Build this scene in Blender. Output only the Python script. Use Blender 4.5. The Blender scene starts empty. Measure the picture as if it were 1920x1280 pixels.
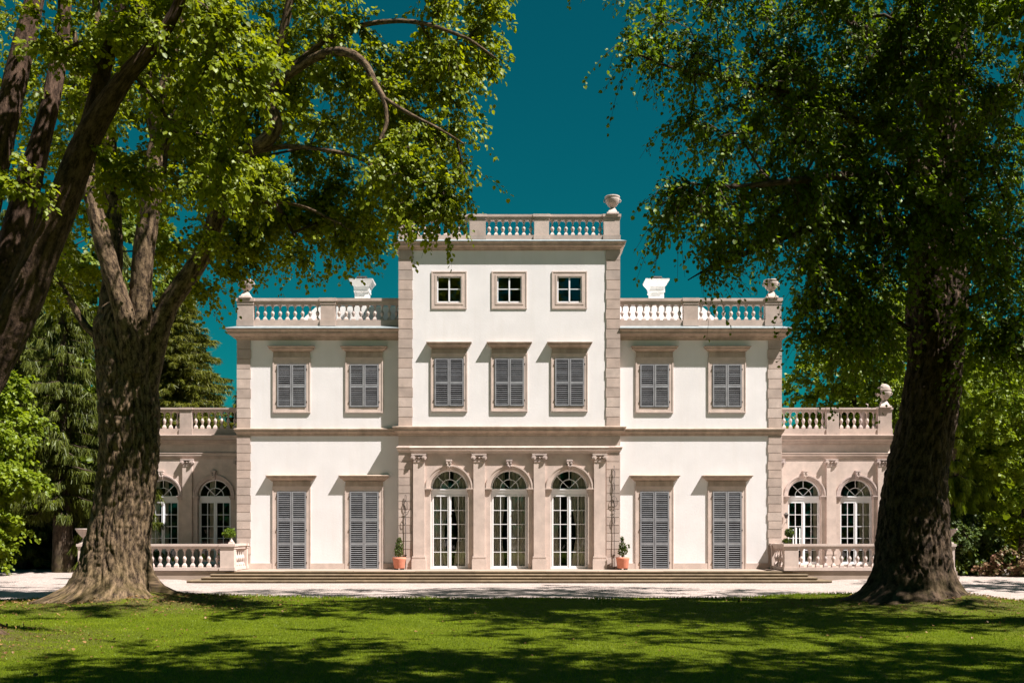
import bpy, math, random
import numpy as np
from mathutils import Vector

random.seed(7)
RNG = np.random.default_rng(11)
SC = bpy.context.scene
COL = SC.collection
R = math.radians

# ------------------------------------------------------------------ camera, sky, sun, exposure
FOC = 1867.5                      # focal length in pixels of the 1920 px wide photograph
EYE = 1.93
cam_d = bpy.data.cameras.new('camera'); cam = bpy.data.objects.new('camera', cam_d); COL.objects.link(cam)
cam.location = (0, 0, EYE); cam.rotation_euler = (R(90), 0, 0)
cam_d.sensor_width = 36; cam_d.lens = 36 * FOC / 1920
cam_d.shift_x = 5 / 1920; cam_d.shift_y = (998 - 640) / 1920
cam_d.clip_start = 0.1; cam_d.clip_end = 3000
SC.camera = cam

SUN = Vector((1.95, -1.0, 3.35)).normalized()
w = bpy.data.worlds.new('World'); SC.world = w; w.use_nodes = True
nt = w.node_tree; nt.nodes.clear()
sky = nt.nodes.new('ShaderNodeTexSky'); sky.sky_type = 'NISHITA'; sky.sun_disc = False
sky.sun_elevation = math.asin(SUN.z); sky.sun_rotation = math.atan2(SUN.x, SUN.y)
sky.air_density = 1.0; sky.dust_density = 0.2; sky.ozone_density = 2.0
mul = nt.nodes.new('ShaderNodeMixRGB'); mul.blend_type = 'MULTIPLY'; mul.inputs[0].default_value = 1
mul.inputs[2].default_value = (0.004, 0.165, 0.130, 1)
bg = nt.nodes.new('ShaderNodeBackground'); bg.inputs[1].default_value = 0.12
wo = nt.nodes.new('ShaderNodeOutputWorld')
nt.links.new(sky.outputs[0], mul.inputs[1]); nt.links.new(mul.outputs[0], bg.inputs[0]); nt.links.new(bg.outputs[0], wo.inputs[0])

sl = bpy.data.lights.new('sun', 'SUN'); sl.energy = 5.0; sl.angle = R(0.53); sl.color = (1.0, 0.94, 0.885)
so = bpy.data.objects.new('sun', sl); COL.objects.link(so); so.location = (40, -20, 60)
so.rotation_euler = SUN.to_track_quat('Z', 'Y').to_euler()
SC.view_settings.view_transform = 'Standard'; SC.view_settings.look = 'None'
SC.view_settings.gamma = 1; SC.view_settings.exposure = 1.3
SC.cycles.use_denoising = True
SC.cycles.max_bounces = 8; SC.cycles.diffuse_bounces = 4; SC.cycles.transparent_max_bounces = 12
SC.cycles.transmission_bounces = 4; SC.cycles.glossy_bounces = 3; SC.cycles.caustics_reflective = False

# ------------------------------------------------------------------ measuring: image row / column at a distance -> metres
def el(row, dist): return EYE + (998 - row) * dist / FOC
def ac(colm, dist): return (colm - 955) * dist / FOC
def at(c, r, d): return (ac(c, d), d, el(r, d))

# ------------------------------------------------------------------ materials
def mat(name):
    m = bpy.data.materials.new(name); m.use_nodes = True
    n = m.node_tree; n.nodes.clear()
    return m, n, n.nodes.new('ShaderNodeOutputMaterial')
def N(n, t, **k):
    o = n.nodes.new(t)
    for a, b in k.items():
        if a in o.inputs.keys(): o.inputs[a].default_value = b
        else: setattr(o, a, b)
    return o
def ramp(n, fac, stops):
    r = n.nodes.new('ShaderNodeValToRGB'); e = r.color_ramp.elements
    while len(e) > 1: e.remove(e[0])
    e[0].position = stops[0][0]; e[0].color = tuple(stops[0][1]) + (1,)
    for p, c in stops[1:]:
        x = e.new(p); x.color = tuple(c) + (1,)
    n.links.new(fac, r.inputs[0]); return r.outputs[0]
def mixc(n, a, b, fac, mode='MIX'):
    m = n.nodes.new('ShaderNodeMixRGB'); m.blend_type = mode
    for i, v in ((0, fac), (1, a), (2, b)):
        if hasattr(v, 'links'): n.links.new(v, m.inputs[i])
        elif i: m.inputs[i].default_value = tuple(v) + (1,)
        else: m.inputs[0].default_value = v
    return m.outputs[0]
def noise(n, co, scale, detail=4, rough=0.55, stretch=None):
    if stretch:
        mp = N(n, 'ShaderNodeMapping'); mp.inputs['Scale'].default_value = stretch
        n.links.new(co, mp.inputs[0]); co = mp.outputs[0]
    t = N(n, 'ShaderNodeTexNoise', Scale=scale, Detail=detail, Roughness=rough)
    n.links.new(co, t.inputs['Vector']); return t.outputs['Fac']
def bump(n, h, strength, dist):
    b = N(n, 'ShaderNodeBump', Strength=strength, Distance=dist); n.links.new(h, b.inputs['Height']); return b.outputs[0]
def surf(name, col, rough=0.8, var=0.12, scale=3.0, streak=0.0, pits=0.0, bmp=0.2, bdist=0.01, fine=60, stain=None, metal=0.0, spec=0.3, isl=0.0, obv=0.0):
    m, n, out = mat(name)
    co = N(n, 'ShaderNodeNewGeometry').outputs['Position']
    a = noise(n, co, scale, 5)
    lo = [c * (1 - var) for c in col]; hi = [min(1, c * (1 + var)) for c in col]
    c = ramp(n, a, [(0.3, lo), (0.7, hi)])
    if streak:
        s = noise(n, co, 1.0, 5, 0.6, (5, 5, 0.5))
        f = ramp(n, s, [(0.45, (0, 0, 0)), (0.8, (streak,) * 3)])
        c = mixc(n, c, stain or [x * 0.55 for x in col], f)
    if pits:
        v = noise(n, co, fine * 0.45, 3, 0.7)
        f = ramp(n, v, [(0.60, (0, 0, 0)), (0.72, (pits,) * 3)])
        c = mixc(n, c, [x * 0.35 for x in col], f)
        v2 = noise(n, co, 9, 6, 0.75)
        f2 = ramp(n, v2, [(0.56, (0, 0, 0)), (0.7, (pits * 0.6,) * 3)])
        c = mixc(n, c, [x * 0.5 for x in col], f2)
    if isl:
        r_ = N(n, 'ShaderNodeNewGeometry').outputs['Random Per Island']
        c = mixc(n, c, ramp(n, r_, [(0, (1 - isl, 1 - isl, 1 - isl)), (0.5, (1, 1 - isl * 0.25, 1 - isl * 0.4)), (1, (1 + isl * 0.5,) * 3)]), 1.0, 'MULTIPLY')
    if obv:
        r_ = N(n, 'ShaderNodeObjectInfo').outputs['Random']
        c = mixc(n, c, ramp(n, r_, [(0, (1 - obv, 1 - obv, 1 - obv * 0.8)), (1, (1, 1, 1))]), 1.0, 'MULTIPLY')
    b = N(n, 'ShaderNodeBsdfPrincipled', Roughness=rough, Metallic=metal)
    b.inputs['Specular IOR Level'].default_value = spec
    n.links.new(c, b.inputs['Base Color'])
    h = noise(n, co, fine, 4, 0.7)
    n.links.new(bump(n, h, bmp, bdist), b.inputs['Normal'])
    n.links.new(b.outputs[0], out.inputs[0])
    return m

M = {}
M['stucco'] = surf('white_stucco', (0.73, 0.70, 0.705), 0.9, 0.045, 1.1, streak=0.3, stain=(0.64, 0.59, 0.56), bmp=0.35, bdist=0.012, fine=14)
M['stone'] = surf('pink_limestone', (0.465, 0.378, 0.335), 0.85, 0.16, 2.2, isl=0.2, streak=0.15, pits=0.45, bmp=0.4, bdist=0.008, fine=70)
M['stone_b'] = surf('warm_limestone', (0.545, 0.44, 0.39), 0.85, 0.13, 2.6, streak=0.1, pits=0.3, bmp=0.3, bdist=0.006, fine=70)
M['cornice'] = surf('weathered_limestone', (0.40, 0.31, 0.25), 0.85, 0.2, 2.5, streak=0.5, pits=0.4, bmp=0.4, bdist=0.008, fine=60, stain=(0.17, 0.14, 0.11))
M['urnstone'] = surf('grey_lichen_stone', (0.42, 0.34, 0.30), 0.9, 0.25, 6, streak=0.3, pits=0.5, bmp=0.5, bdist=0.01, fine=50)
M['balstone'] = surf('pale_pink_stone', (0.56, 0.45, 0.40), 0.8, 0.2, 5, obv=0.22, streak=0.15, pits=0.2, bmp=0.3, bdist=0.006, fine=50)
M['steps'] = surf('worn_step_stone', (0.175, 0.132, 0.085), 0.9, 0.25, 3, isl=0.25, streak=0.2, pits=0.5, bmp=0.5, bdist=0.012, fine=40, stain=(0.16, 0.13, 0.06))
M['floor'] = surf('terrace_paving', (0.34, 0.265, 0.215), 0.85, 0.1, 2, pits=0.2, bmp=0.2)
M['shutter'] = surf('grey_blue_paint', (0.26, 0.27, 0.285), 0.6, 0.16, 4, isl=0.15, obv=0.15, streak=0.3, bmp=0.1, stain=(0.17, 0.165, 0.18))
M['dark'] = surf('louvre_shade', (0.018, 0.018, 0.02), 0.9, 0.1)  # near-black colour standing for the shade behind closed shutters
M['white'] = surf('white_paint', (0.76, 0.76, 0.78), 0.45, 0.04, 3, bmp=0.05)
M['roofwhite'] = surf('white_render_roof', (0.8, 0.78, 0.76), 0.7, 0.05, 2, streak=0.1)
M['lead'] = surf('lead_flashing', (0.24, 0.27, 0.28), 0.5, 0.2, 5)
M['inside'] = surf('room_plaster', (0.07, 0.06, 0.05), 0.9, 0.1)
M['curtain'] = surf('linen_curtain', (0.80, 0.76, 0.66), 0.9, 0.1, 4)
M['iron'] = surf('black_iron', (0.05, 0.038, 0.032), 0.6, 0.3, 8, bmp=0.3)
M['terracotta'] = surf('terracotta', (0.62, 0.23, 0.15), 0.8, 0.12, 7, streak=0.2, bmp=0.2)
M['candle'] = surf('white_wax', (0.8, 0.8, 0.76), 0.5, 0.03)
M['gravel_dk'] = M['dark']

def glass():
    m, n, out = mat('window_glass')
    lw = N(n, 'ShaderNodeFresnel', IOR=1.5)
    co = N(n, 'ShaderNodeNewGeometry').outputs['Position']
    bn = bump(n, noise(n, co, 1.6, 2), 0.05, 0.05)
    g = N(n, 'ShaderNodeBsdfGlossy', Roughness=0.02); n.links.new(bn, g.inputs['Normal'])
    g.inputs[0].default_value = (0.9, 0.95, 1, 1)
    t = N(n, 'ShaderNodeBsdfTransparent'); t.inputs[0].default_value = (0.88, 0.9, 0.87, 1)
    mx = N(n, 'ShaderNodeMixShader')
    a = N(n, 'ShaderNodeMath', operation='MULTIPLY_ADD'); a.inputs[1].default_value = 1.5; a.inputs[2].default_value = 0.02
    n.links.new(lw.outputs[0], a.inputs[0]); n.links.new(a.outputs[0], mx.inputs[0])
    n.links.new(t.outputs[0], mx.inputs[1]); n.links.new(g.outputs[0], mx.inputs[2]); n.links.new(mx.outputs[0], out.inputs[0])
    return m
M['glass'] = glass()

def leafmat(name, c1, c2, trans, tmul=(1.5, 1.35, 0.5), tf=0.45):
    m, n, out = mat(name)
    g = N(n, 'ShaderNodeNewGeometry')
    r = g.outputs['Random Per Island']
    c = ramp(n, r, [(0.0, c1), (0.55, [(a + b) / 2 for a, b in zip(c1, c2)]), (1.0, c2)])
    p = noise(n, g.outputs['Position'], 0.9, 2)
    c = mixc(n, c, [x * 1.45 for x in c2], ramp(n, p, [(0.45, (0, 0, 0)), (0.7, (0.5,) * 3)]))
    d = N(n, 'ShaderNodeBsdfDiffuse'); n.links.new(c, d.inputs[0])
    t = N(n, 'ShaderNodeBsdfTranslucent'); ct = mixc(n, c, tmul, 1.0, 'MULTIPLY'); n.links.new(ct, t.inputs[0])
    mx = N(n, 'ShaderNodeMixShader'); mx.inputs[0].default_value = tf
    n.links.new(d.outputs[0], mx.inputs[1]); n.links.new(t.outputs[0], mx.inputs[2])
    gl = N(n, 'ShaderNodeBsdfGlossy', Roughness=0.45); gl.inputs[0].default_value = (0.8, 0.85, 0.75, 1)
    m2 = N(n, 'ShaderNodeMixShader'); m2.inputs[0].default_value = 0.02
    n.links.new(mx.outputs[0], m2.inputs[1]); n.links.new(gl.outputs[0], m2.inputs[2])
    n.links.new(m2.outputs[0], out.inputs[0])
    return m
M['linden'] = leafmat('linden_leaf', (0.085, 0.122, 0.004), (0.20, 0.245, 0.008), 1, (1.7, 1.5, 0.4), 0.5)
M['linden_dk'] = leafmat('shaded_linden_leaf', (0.045, 0.078, 0.003), (0.125, 0.18, 0.007), 1, (1.5, 1.5, 0.5), 0.45)  # linden leaf again, with crown shade put into the darker greens
M['maple'] = leafmat('maple_leaf', (0.085, 0.13, 0.006), (0.19, 0.24, 0.012), 1, (1.5, 1.5, 0.5), 0.45)
M['spruce'] = leafmat('spruce_needle', (0.040, 0.055, 0.009), (0.10, 0.115, 0.014), 1, (1.1, 1.1, 0.6), 0.2)
M['spruce_lit'] = leafmat('sunlit_olive_needle', (0.05, 0.065, 0.006), (0.15, 0.15, 0.015), 1, (1.1, 1.1, 0.6), 0.25)  # spruce needles brightened, sunlight put into the olive colour
M['wood_leaf'] = leafmat('woodland_leaf', (0.055, 0.085, 0.006), (0.13, 0.17, 0.010), 1, (1.4, 1.4, 0.5), 0.4)
M['box'] = leafmat('box_leaf', (0.03, 0.05, 0.012), (0.09, 0.13, 0.03), 1)
M['lightbox'] = leafmat('bay_leaf', (0.08, 0.13, 0.015), (0.16, 0.24, 0.03), 1)
M['pinkleaf'] = leafmat('pink_blossom', (0.08, 0.11, 0.015), (0.30, 0.15, 0.11), 1, (1, 1, 1))
M['dryleaf'] = leafmat('dry_leaf', (0.09, 0.045, 0.015), (0.26, 0.15, 0.06), 1, (1, 1, 1), 0.2)
M['grass'] = leafmat('grass_blade', (0.085, 0.132, 0.003), (0.20, 0.26, 0.005), 1, (1.3, 1.3, 0.5), 0.35)

def barkmat(name, lo, hi, moss):
    m, n, out = mat(name)
    uv = N(n, 'ShaderNodeUVMap').outputs[0]; pos = N(n, 'ShaderNodeNewGeometry')
    a = noise(n, uv, 6, 6, 0.6, (2.2, 0.6, 1))
    b_ = noise(n, uv, 22, 4, 0.7, (2.0, 0.8, 1))
    mm = mixc(n, a, b_, 0.35)
    c = ramp(n, mm, [(0.42, lo), (0.52, [(x + y) / 2 for x, y in zip(lo, hi)]), (0.62, hi)])
    sep = N(n, 'ShaderNodeSeparateXYZ'); n.links.new(pos.outputs['Position'], sep.inputs[0])
    mr = N(n, 'ShaderNodeMapRange'); mr.inputs[1].default_value = 1.6; mr.inputs[2].default_value = 0.0
    n.links.new(sep.outputs['Z'], mr.inputs[0])
    ms = N(n, 'ShaderNodeMath', operation='MULTIPLY'); n.links.new(mr.outputs[0], ms.inputs[0])
    n.links.new(ramp(n, noise(n, pos.outputs['Position'], 3, 5), [(0.4, (0, 0, 0)), (0.6, (0.45,) * 3)]), ms.inputs[1])
    c = mixc(n, c, moss, ms.outputs[0])
    b = N(n, 'ShaderNodeBsdfPrincipled', Roughness=0.95); b.inputs['Specular IOR Level'].default_value = 0.1
    n.links.new(c, b.inputs['Base Color']); n.links.new(bump(n, mm, 0.9, 0.05), b.inputs['Normal'])
    n.links.new(b.outputs[0], out.inputs[0]); return m
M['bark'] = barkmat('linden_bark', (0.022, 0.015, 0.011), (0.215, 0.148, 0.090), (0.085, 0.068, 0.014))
M['bark_r'] = barkmat('shaded_linden_bark', (0.016, 0.011, 0.008), (0.115, 0.078, 0.052), (0.05, 0.042, 0.01))  # same bark, the right trunk's shade put into a darker colour
M['bark_s'] = barkmat('smooth_bark', (0.024, 0.015, 0.011), (0.125, 0.078, 0.055), (0.085, 0.068, 0.014))
M['bark_d'] = barkmat('twig_bark', (0.035, 0.026, 0.02), (0.12, 0.085, 0.06), (0.1, 0.09, 0.03))

def gravel():
    m, n, out = mat('pale_gravel')
    co = N(n, 'ShaderNodeNewGeometry').outputs['Position']
    v = N(n, 'ShaderNodeTexVoronoi', Scale=28); n.links.new(co, v.inputs['Vector'])
    c = ramp(n, v.outputs['Color'], [(0.0, (0.24, 0.19, 0.17)), (0.5, (0.37, 0.305, 0.275)), (1, (0.50, 0.42, 0.385))])
    c = mixc(n, c, (0.2, 0.165, 0.14), ramp(n, noise(n, co, 0.8, 5), [(0.5, (0, 0, 0)), (0.75, (0.45,) * 3)]))
    b = N(n, 'ShaderNodeBsdfPrincipled', Roughness=0.95); b.inputs['Specular IOR Level'].default_value = 0.15
    n.links.new(c, b.inputs['Base Color']); n.links.new(bump(n, v.outputs['Distance'], 0.7, 0.03), b.inputs['Normal'])
    n.links.new(b.outputs[0], out.inputs[0]); return m
M['gravel'] = gravel()
def lawnmat():
    m, n, out = mat('mown_grass')
    co = N(n, 'ShaderNodeNewGeometry').outputs['Position']
    c = ramp(n, noise(n, co, 22, 5, 0.7), [(0.3, (0.048, 0.076, 0.003)), (0.7, (0.14, 0.18, 0.005))])
    c = mixc(n, c, (0.16, 0.18, 0.012), ramp(n, noise(n, co, 0.7, 4), [(0.5, (0, 0, 0)), (0.75, (0.5,) * 3)]))
    # bare, leaf-strewn earth round the feet of the trees
    fac = None
    for (x, y, r_) in ROOTS:
        vm = N(n, 'ShaderNodeVectorMath', operation='DISTANCE'); n.links.new(co, vm.inputs[0]); vm.inputs[1].default_value = (x, y, 0.2)
        mr = N(n, 'ShaderNodeMapRange'); mr.inputs[1].default_value = r_; mr.inputs[2].default_value = r_ * 0.45
        n.links.new(vm.outputs['Value'], mr.inputs[0])
        if fac is None: fac = mr.outputs[0]
        else:
            mx = N(n, 'ShaderNodeMath', operation='MAXIMUM'); n.links.new(fac, mx.inputs[0]); n.links.new(mr.outputs[0], mx.inputs[1]); fac = mx.outputs[0]
    ms = N(n, 'ShaderNodeMath', operation='MULTIPLY'); n.links.new(fac, ms.inputs[0])
    n.links.new(ramp(n, noise(n, co, 2.2, 6, 0.7), [(0.38, (0, 0, 0)), (0.55, (0.9,) * 3)]), ms.inputs[1])
    c = mixc(n, c, (0.11, 0.085, 0.035), ms.outputs[0])
    b = N(n, 'ShaderNodeBsdfPrincipled', Roughness=0.95); b.inputs['Specular IOR Level'].default_value = 0.1
    n.links.new(c, b.inputs['Base Color']); n.links.new(bump(n, noise(n, co, 45, 4, 0.8), 1.0, 0.05), b.inputs['Normal'])
    n.links.new(b.outputs[0], out.inputs[0]); return m

# ------------------------------------------------------------------ object helpers
def tag(o, label=None, cat=None, group=None, kind=None):
    if label: o['label'] = label
    if cat: o['category'] = cat
    if group: o['group'] = group
    if kind: o['kind'] = kind
    return o
def empty(name, loc=(0, 0, 0)):
    o = bpy.data.objects.new(name, None); COL.objects.link(o); o.location = loc
    o.empty_display_size = 0.2; return o
def origin(p):
    while p is not None and p.parent is not None: p = p.parent
    return Vector(p.location) if p is not None else Vector((0, 0, 0))

class MB:
    """collects faces in world metres; build() links them as one mesh object"""
    def __init__(s): s.v = []; s.f = []; s.sm = []
    def quad(s, a, b, c, d, sm=False):
        i = len(s.v); s.v += [a, b, c, d]; s.f.append((i, i + 1, i + 2, i + 3)); s.sm.append(sm)
    def poly(s, pts):
        i = len(s.v); s.v += pts; s.f.append(tuple(range(i, i + len(pts)))); s.sm.append(False)
    def box(s, x0, x1, y0, y1, z0, z1):
        i = len(s.v)
        s.v += [(x0, y0, z0), (x1, y0, z0), (x1, y1, z0), (x0, y1, z0), (x0, y0, z1), (x1, y0, z1), (x1, y1, z1), (x0, y1, z1)]
        for q in ((0, 3, 2, 1), (4, 5, 6, 7), (0, 1, 5, 4), (1, 2, 6, 5), (2, 3, 7, 6), (3, 0, 4, 7)):
            s.f.append(tuple(i + k for k in q)); s.sm.append(False)
    def frust(s, cx, cy, h0, z0, h1, z1):     # square frustum
        i = len(s.v)
        for h, z in ((h0, z0), (h1, z1)):
            s.v += [(cx - h, cy - h, z), (cx + h, cy - h, z), (cx + h, cy + h, z), (cx - h, cy + h, z)]
        for q in ((0, 3, 2, 1), (4, 5, 6, 7), (0, 1, 5, 4), (1, 2, 6, 5), (2, 3, 7, 6), (3, 0, 4, 7)):
            s.f.append(tuple(i + k for k in q)); s.sm.append(False)
    def slat(s, x0, x1, y, z, w, t, ang):      # tilted louvre running along x
        ca, sa = math.cos(ang), math.sin(ang); i = len(s.v)
        for x in (x0, x1):
            for a, b in ((-w, -t), (w, -t), (w, t), (-w, t)):
                s.v.append((x, y + a * ca - b * sa, z + a * sa + b * ca))
        for q in ((0, 1, 2, 3), (7, 6, 5, 4), (0, 4, 5, 1), (1, 5, 6, 2), (2, 6, 7, 3), (3, 7, 4, 0)):
            s.f.append(tuple(i + k for k in q)); s.sm.append(False)
    def bar(s, p, q, wd, y0, y1):              # flat bar in the facade plane from (x,z) to (x,z)
        dx, dz = q[0] - p[0], q[1] - p[1]; L = math.hypot(dx, dz) or 1; nx, nz = -dz / L * wd / 2, dx / L * wd / 2
        c = [(p[0] + nx, p[1] + nz), (q[0] + nx, q[1] + nz), (q[0] - nx, q[1] - nz), (p[0] - nx, p[1] - nz)]
        i = len(s.v)
        for y in (y0, y1): s.v += [(a, y, b) for a, b in c]
        for f in ((0, 1, 2, 3), (7, 6, 5, 4), (0, 4, 5, 1), (1, 5, 6, 2), (2, 6, 7, 3), (3, 7, 4, 0)):
            s.f.append(tuple(i + k for k in f)); s.sm.append(False)
    def lathe(s, cx, cy, prof, seg=16, z=0.0, sx=1, sm=True):
        i0 = len(s.v)
        for r, h in prof:
            for k in range(seg):
                a = 2 * math.pi * k / seg; s.v.append((cx + r * math.cos(a) * sx, cy + r * math.sin(a), z + h))
        for j in range(len(prof) - 1):
            for k in range(seg):
                a = i0 + j * seg + k; b = i0 + j * seg + (k + 1) % seg
                s.f.append((a, b, b + seg, a + seg)); s.sm.append(sm)
        s.f.append(tuple(i0 + k for k in range(seg))[::-1]); s.sm.append(False)
        e = i0 + (len(prof) - 1) * seg
        s.f.append(tuple(e + k for k in range(seg))); s.sm.append(False)
    def cyl_y(s, cx, cz, r, y0, y1, seg=14):
        i0 = len(s.v)
        for y in (y0, y1):
            for k in range(seg):
                a = 2 * math.pi * k / seg; s.v.append((cx + r * math.cos(a), y, cz + r * math.sin(a)))
        for k in range(seg):
            a = i0 + k; b = i0 + (k + 1) % seg; s.f.append((a, b, b + seg, a + seg)); s.sm.append(True)
        s.f.append(tuple(i0 + k for k in range(seg))); s.sm.append(False)
        s.f.append(tuple(i0 + seg + k for k in range(seg))[::-1]); s.sm.append(False)
    def tube(s, pts, rad, seg=6):
        pts = [Vector(p) for p in pts]; n = len(pts); i0 = len(s.v)
        if not hasattr(rad, '__len__'): rad = [rad] * n
        up = Vector((0.31, 0.22, 0.93)).normalized()
        for j, p in enumerate(pts):
            d = (pts[min(j + 1, n - 1)] - pts[max(j - 1, 0)]).normalized()
            a = d.cross(up)
            if a.length < 0.05: a = d.cross(Vector((1, 0, 0)))
            a.normalize(); b = d.cross(a)
            for k in range(seg):
                t = 2 * math.pi * k / seg; q = p + (a * math.cos(t) + b * math.sin(t)) * rad[j]; s.v.append(tuple(q))
        for j in range(n - 1):
            for k in range(seg):
                a = i0 + j * seg + k; b = i0 + j * seg + (k + 1) % seg
                s.f.append((a, b, b + seg, a + seg)); s.sm.append(True)
        s.f.append(tuple(i0 + k for k in range(seg))[::-1]); s.sm.append(True)
        e = i0 + (n - 1) * seg; s.f.append(tuple(e + k for k in range(seg))); s.sm.append(True)
    def sweep(s, prof, xa, xb, yf, yb, left=True, right=True):
        """moulding whose profile (out, z) runs round the front and, where asked, the returns of a block"""
        rows = []
        for p, z in prof:
            L = []
            if left: L += [(xa - p, yb, z), (xa - p, yf - p, z)]
            else: L += [(xa, yf - p, z)]
            if right: L += [(xb + p, yf - p, z), (xb + p, yb, z)]
            else: L += [(xb, yf - p, z)]
            rows.append(L)
        for a, b in zip(rows[:-1], rows[1:]):
            for k in range(len(a) - 1): s.quad(a[k], a[k + 1], b[k + 1], b[k])
        # end caps where it stops dead
        if not left: s.poly([(xa, yf - p, z) for p, z in prof] + [(xa, yf + 0.02, prof[-1][1]), (xa, yf + 0.02, prof[0][1])])
        if not right: s.poly([(xb, yf - p, z) for p, z in prof] + [(xb, yf + 0.02, prof[-1][1]), (xb, yf + 0.02, prof[0][1])])
    def ring(s, x0, x1, z0, z1, wl, wt, wb, y0, y1):   # rectangular frame, sides wl, top wt, bottom wb
        s.box(x0, x0 + wl, y0, y1, z0, z1); s.box(x1 - wl, x1, y0, y1, z0, z1)
        s.box(x0 + wl, x1 - wl, y0 + 0.002, y1, z1 - wt, z1)
        if wb: s.box(x0 + wl, x1 - wl, y0 + 0.002, y1, z0, z0 + wb)
    def build(s, name, m, parent=None):
        me = bpy.data.meshes.new(name)
        o_ = origin(parent)
        v = np.array(s.v, dtype=np.float32).reshape(-1, 3) - np.array(o_, dtype=np.float32)
        me.from_pydata(v.tolist(), [], s.f)
        me.polygons.foreach_set('use_smooth', s.sm)
        me.materials.append(m); me.update()
        o = bpy.data.objects.new(name, me); COL.objects.link(o)
        if parent is not None:
            o.parent = parent
        return o

def copy_part(src, parent, delta):
    c = src.copy(); COL.objects.link(c); c.parent = parent
    c.location = Vector(src.location) + Vector(delta); return c

# ------------------------------------------------------------------ terrain
LT = (-9.9, 26.0); RT = (10.75, 25.6); NL = (-10.2, 16.8); AT = (13.3, 19.3); BT = (9.0, 4.5)
ROOTS = [(LT[0], LT[1], 4.2), (RT[0], RT[1], 4.0), (NL[0], NL[1], 4.0), (AT[0], AT[1], 4.5)]
def sstep(x, a, b):
    t = np.clip((x - a) / (b - a), 0, 1); return t * t * (3 - 2 * t)
def edge(x):        # far border of the lawn
    return 28.7 - 2.2 * sstep(-x, 11, 17) - 4.6 * sstep(x, 12.4, 17) + 1.9 * np.exp(-((x - 10.4) / 2.6) ** 2) + 0.9 * np.exp(-((x + 9.9) / 2.5) ** 2) + 0.12 * np.sin(x * 1.7) + 0.05 * np.sin(x * 5.1 + 1)
def lawn_h(x, y):
    h = 0.05 + 0.03 * np.sin(x * 0.35 + 1) * np.cos(y * 0.3)
    for (cx, cy, r_), a in zip(ROOTS, (0.36, 0.42, 0.32, 0.6)):
        d = np.hypot(x - cx, y - cy); h = h + a * np.exp(-(d / (r_ * 0.5)) ** 2)
    return h
M['lawn'] = lawnmat()

def gridmesh(name, X, Y, Z, m, kind='structure', smooth=True):
    ny, nx = X.shape
    v = np.stack([X, Y, Z], -1).reshape(-1, 3)
    i = np.arange((ny - 1) * (nx - 1)); r_, c_ = i // (nx - 1), i % (nx - 1); a = r_ * nx + c_
    f = np.stack([a, a + 1, a + nx + 1, a + nx], 1)
    me = bpy.data.meshes.new(name); me.from_pydata(v.tolist(), [], f.tolist())
    me.polygons.foreach_set('use_smooth', [smooth] * len(me.polygons)); me.materials.append(m); me.update()
    o = bpy.data.objects.new(name, me); COL.objects.link(o); tag(o, kind=kind); return o
xs = np.concatenate([np.linspace(-900, -30, 12), np.linspace(-26, 26, 105), np.linspace(30, 900, 12)])
ys = np.concatenate([np.linspace(-300, 0, 8), np.linspace(4, 46, 85), np.linspace(50, 1500, 20)])
X, Y = np.meshgrid(xs, ys)
Z = 0.10 * sstep(np.abs(X), 11.9, 13.2) * sstep(Y, 37.4, 38.9) - 0.0
gridmesh('gravel_ground', X, Y, Z, M['gravel'])
xs = np.linspace(-26, 26, 261); ts = np.linspace(0, 1, 150)
X, T = np.meshgrid(xs, ts); Y = -14 + (edge(X) + 14) * T
Z = lawn_h(X, Y) * sstep(edge(X) - Y, 0.0, 0.12) + 0.004
gridmesh('lawn', X, Y, Z, M['lawn'])

# ------------------------------------------------------------------ villa
YW, YT, YA = 41.5, 41.14, 47.15        # planes of the wings, the centre block and the low side pavilions
F0 = 0.42                              # terrace level
HW, HT = 11.31, 4.54
villa = empty('villa', (0, YW, F0))
tag(villa, 'white stuccoed neoclassical villa with pink stone trim, grey shutters and roof balustrades', 'villa')
def P(name, mb, m, parent=None): return mb.build(name, M[m], parent or villa)

def wall(mb, x0, x1, z0, z1, y, ops, depth=0.2):
    """front face with rectangular openings (xa, xb, za, zb[, arch_radius]) and their reveals"""
    X_ = sorted({x0, x1} | {o[0] for o in ops} | {o[1] for o in ops}); Z_ = sorted({z0, z1} | {o[2] for o in ops} | {o[3] for o in ops})
    for a, b in zip(X_[:-1], X_[1:]):
        for c, d in zip(Z_[:-1], Z_[1:]):
            mx, mz = (a + b) / 2, (c + d) / 2
            if any(o[0] < mx < o[1] and o[2] < mz < o[3] for o in ops): continue
            mb.quad((a, y, c), (b, y, c), (b, y, d), (a, y, d))
    for o in ops:
        xa, xb, za, zb = o[:4]; r = o[4] if len(o) > 4 else 0
        zt = zb - r
        mb.quad((xa, y, za), (xa, y + depth, za), (xa, y + depth, zt), (xa, y, zt))
        mb.quad((xb, y, za), (xb, y, zt), (xb, y + depth, zt), (xb, y + depth, za))
        if not r: mb.quad((xa, y, zb), (xa, y + depth, zb), (xb, y + depth, zb), (xb, y, zb))
        else:
            cx = (xa + xb) / 2; n = 28
            pt = [(cx + r * math.cos(math.pi * k / n), zt + r * math.sin(math.pi * k / n)) for k in range(n + 1)]
            for p, q in zip(pt[:-1], pt[1:]):
                mb.quad((p[0], y, p[1]), (q[0], y, q[1]), (q[0], y + depth, q[1]), (p[0], y + depth, p[1]), True)
                mb.quad((p[0], y, p[1]), (p[0], y, zb), (q[0], y, zb), (q[0], y, q[1]))

WX_U = (6.045, 9.065)                  # window axes on the wings
TX = 2.485                             # axis spacing on the centre block
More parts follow.
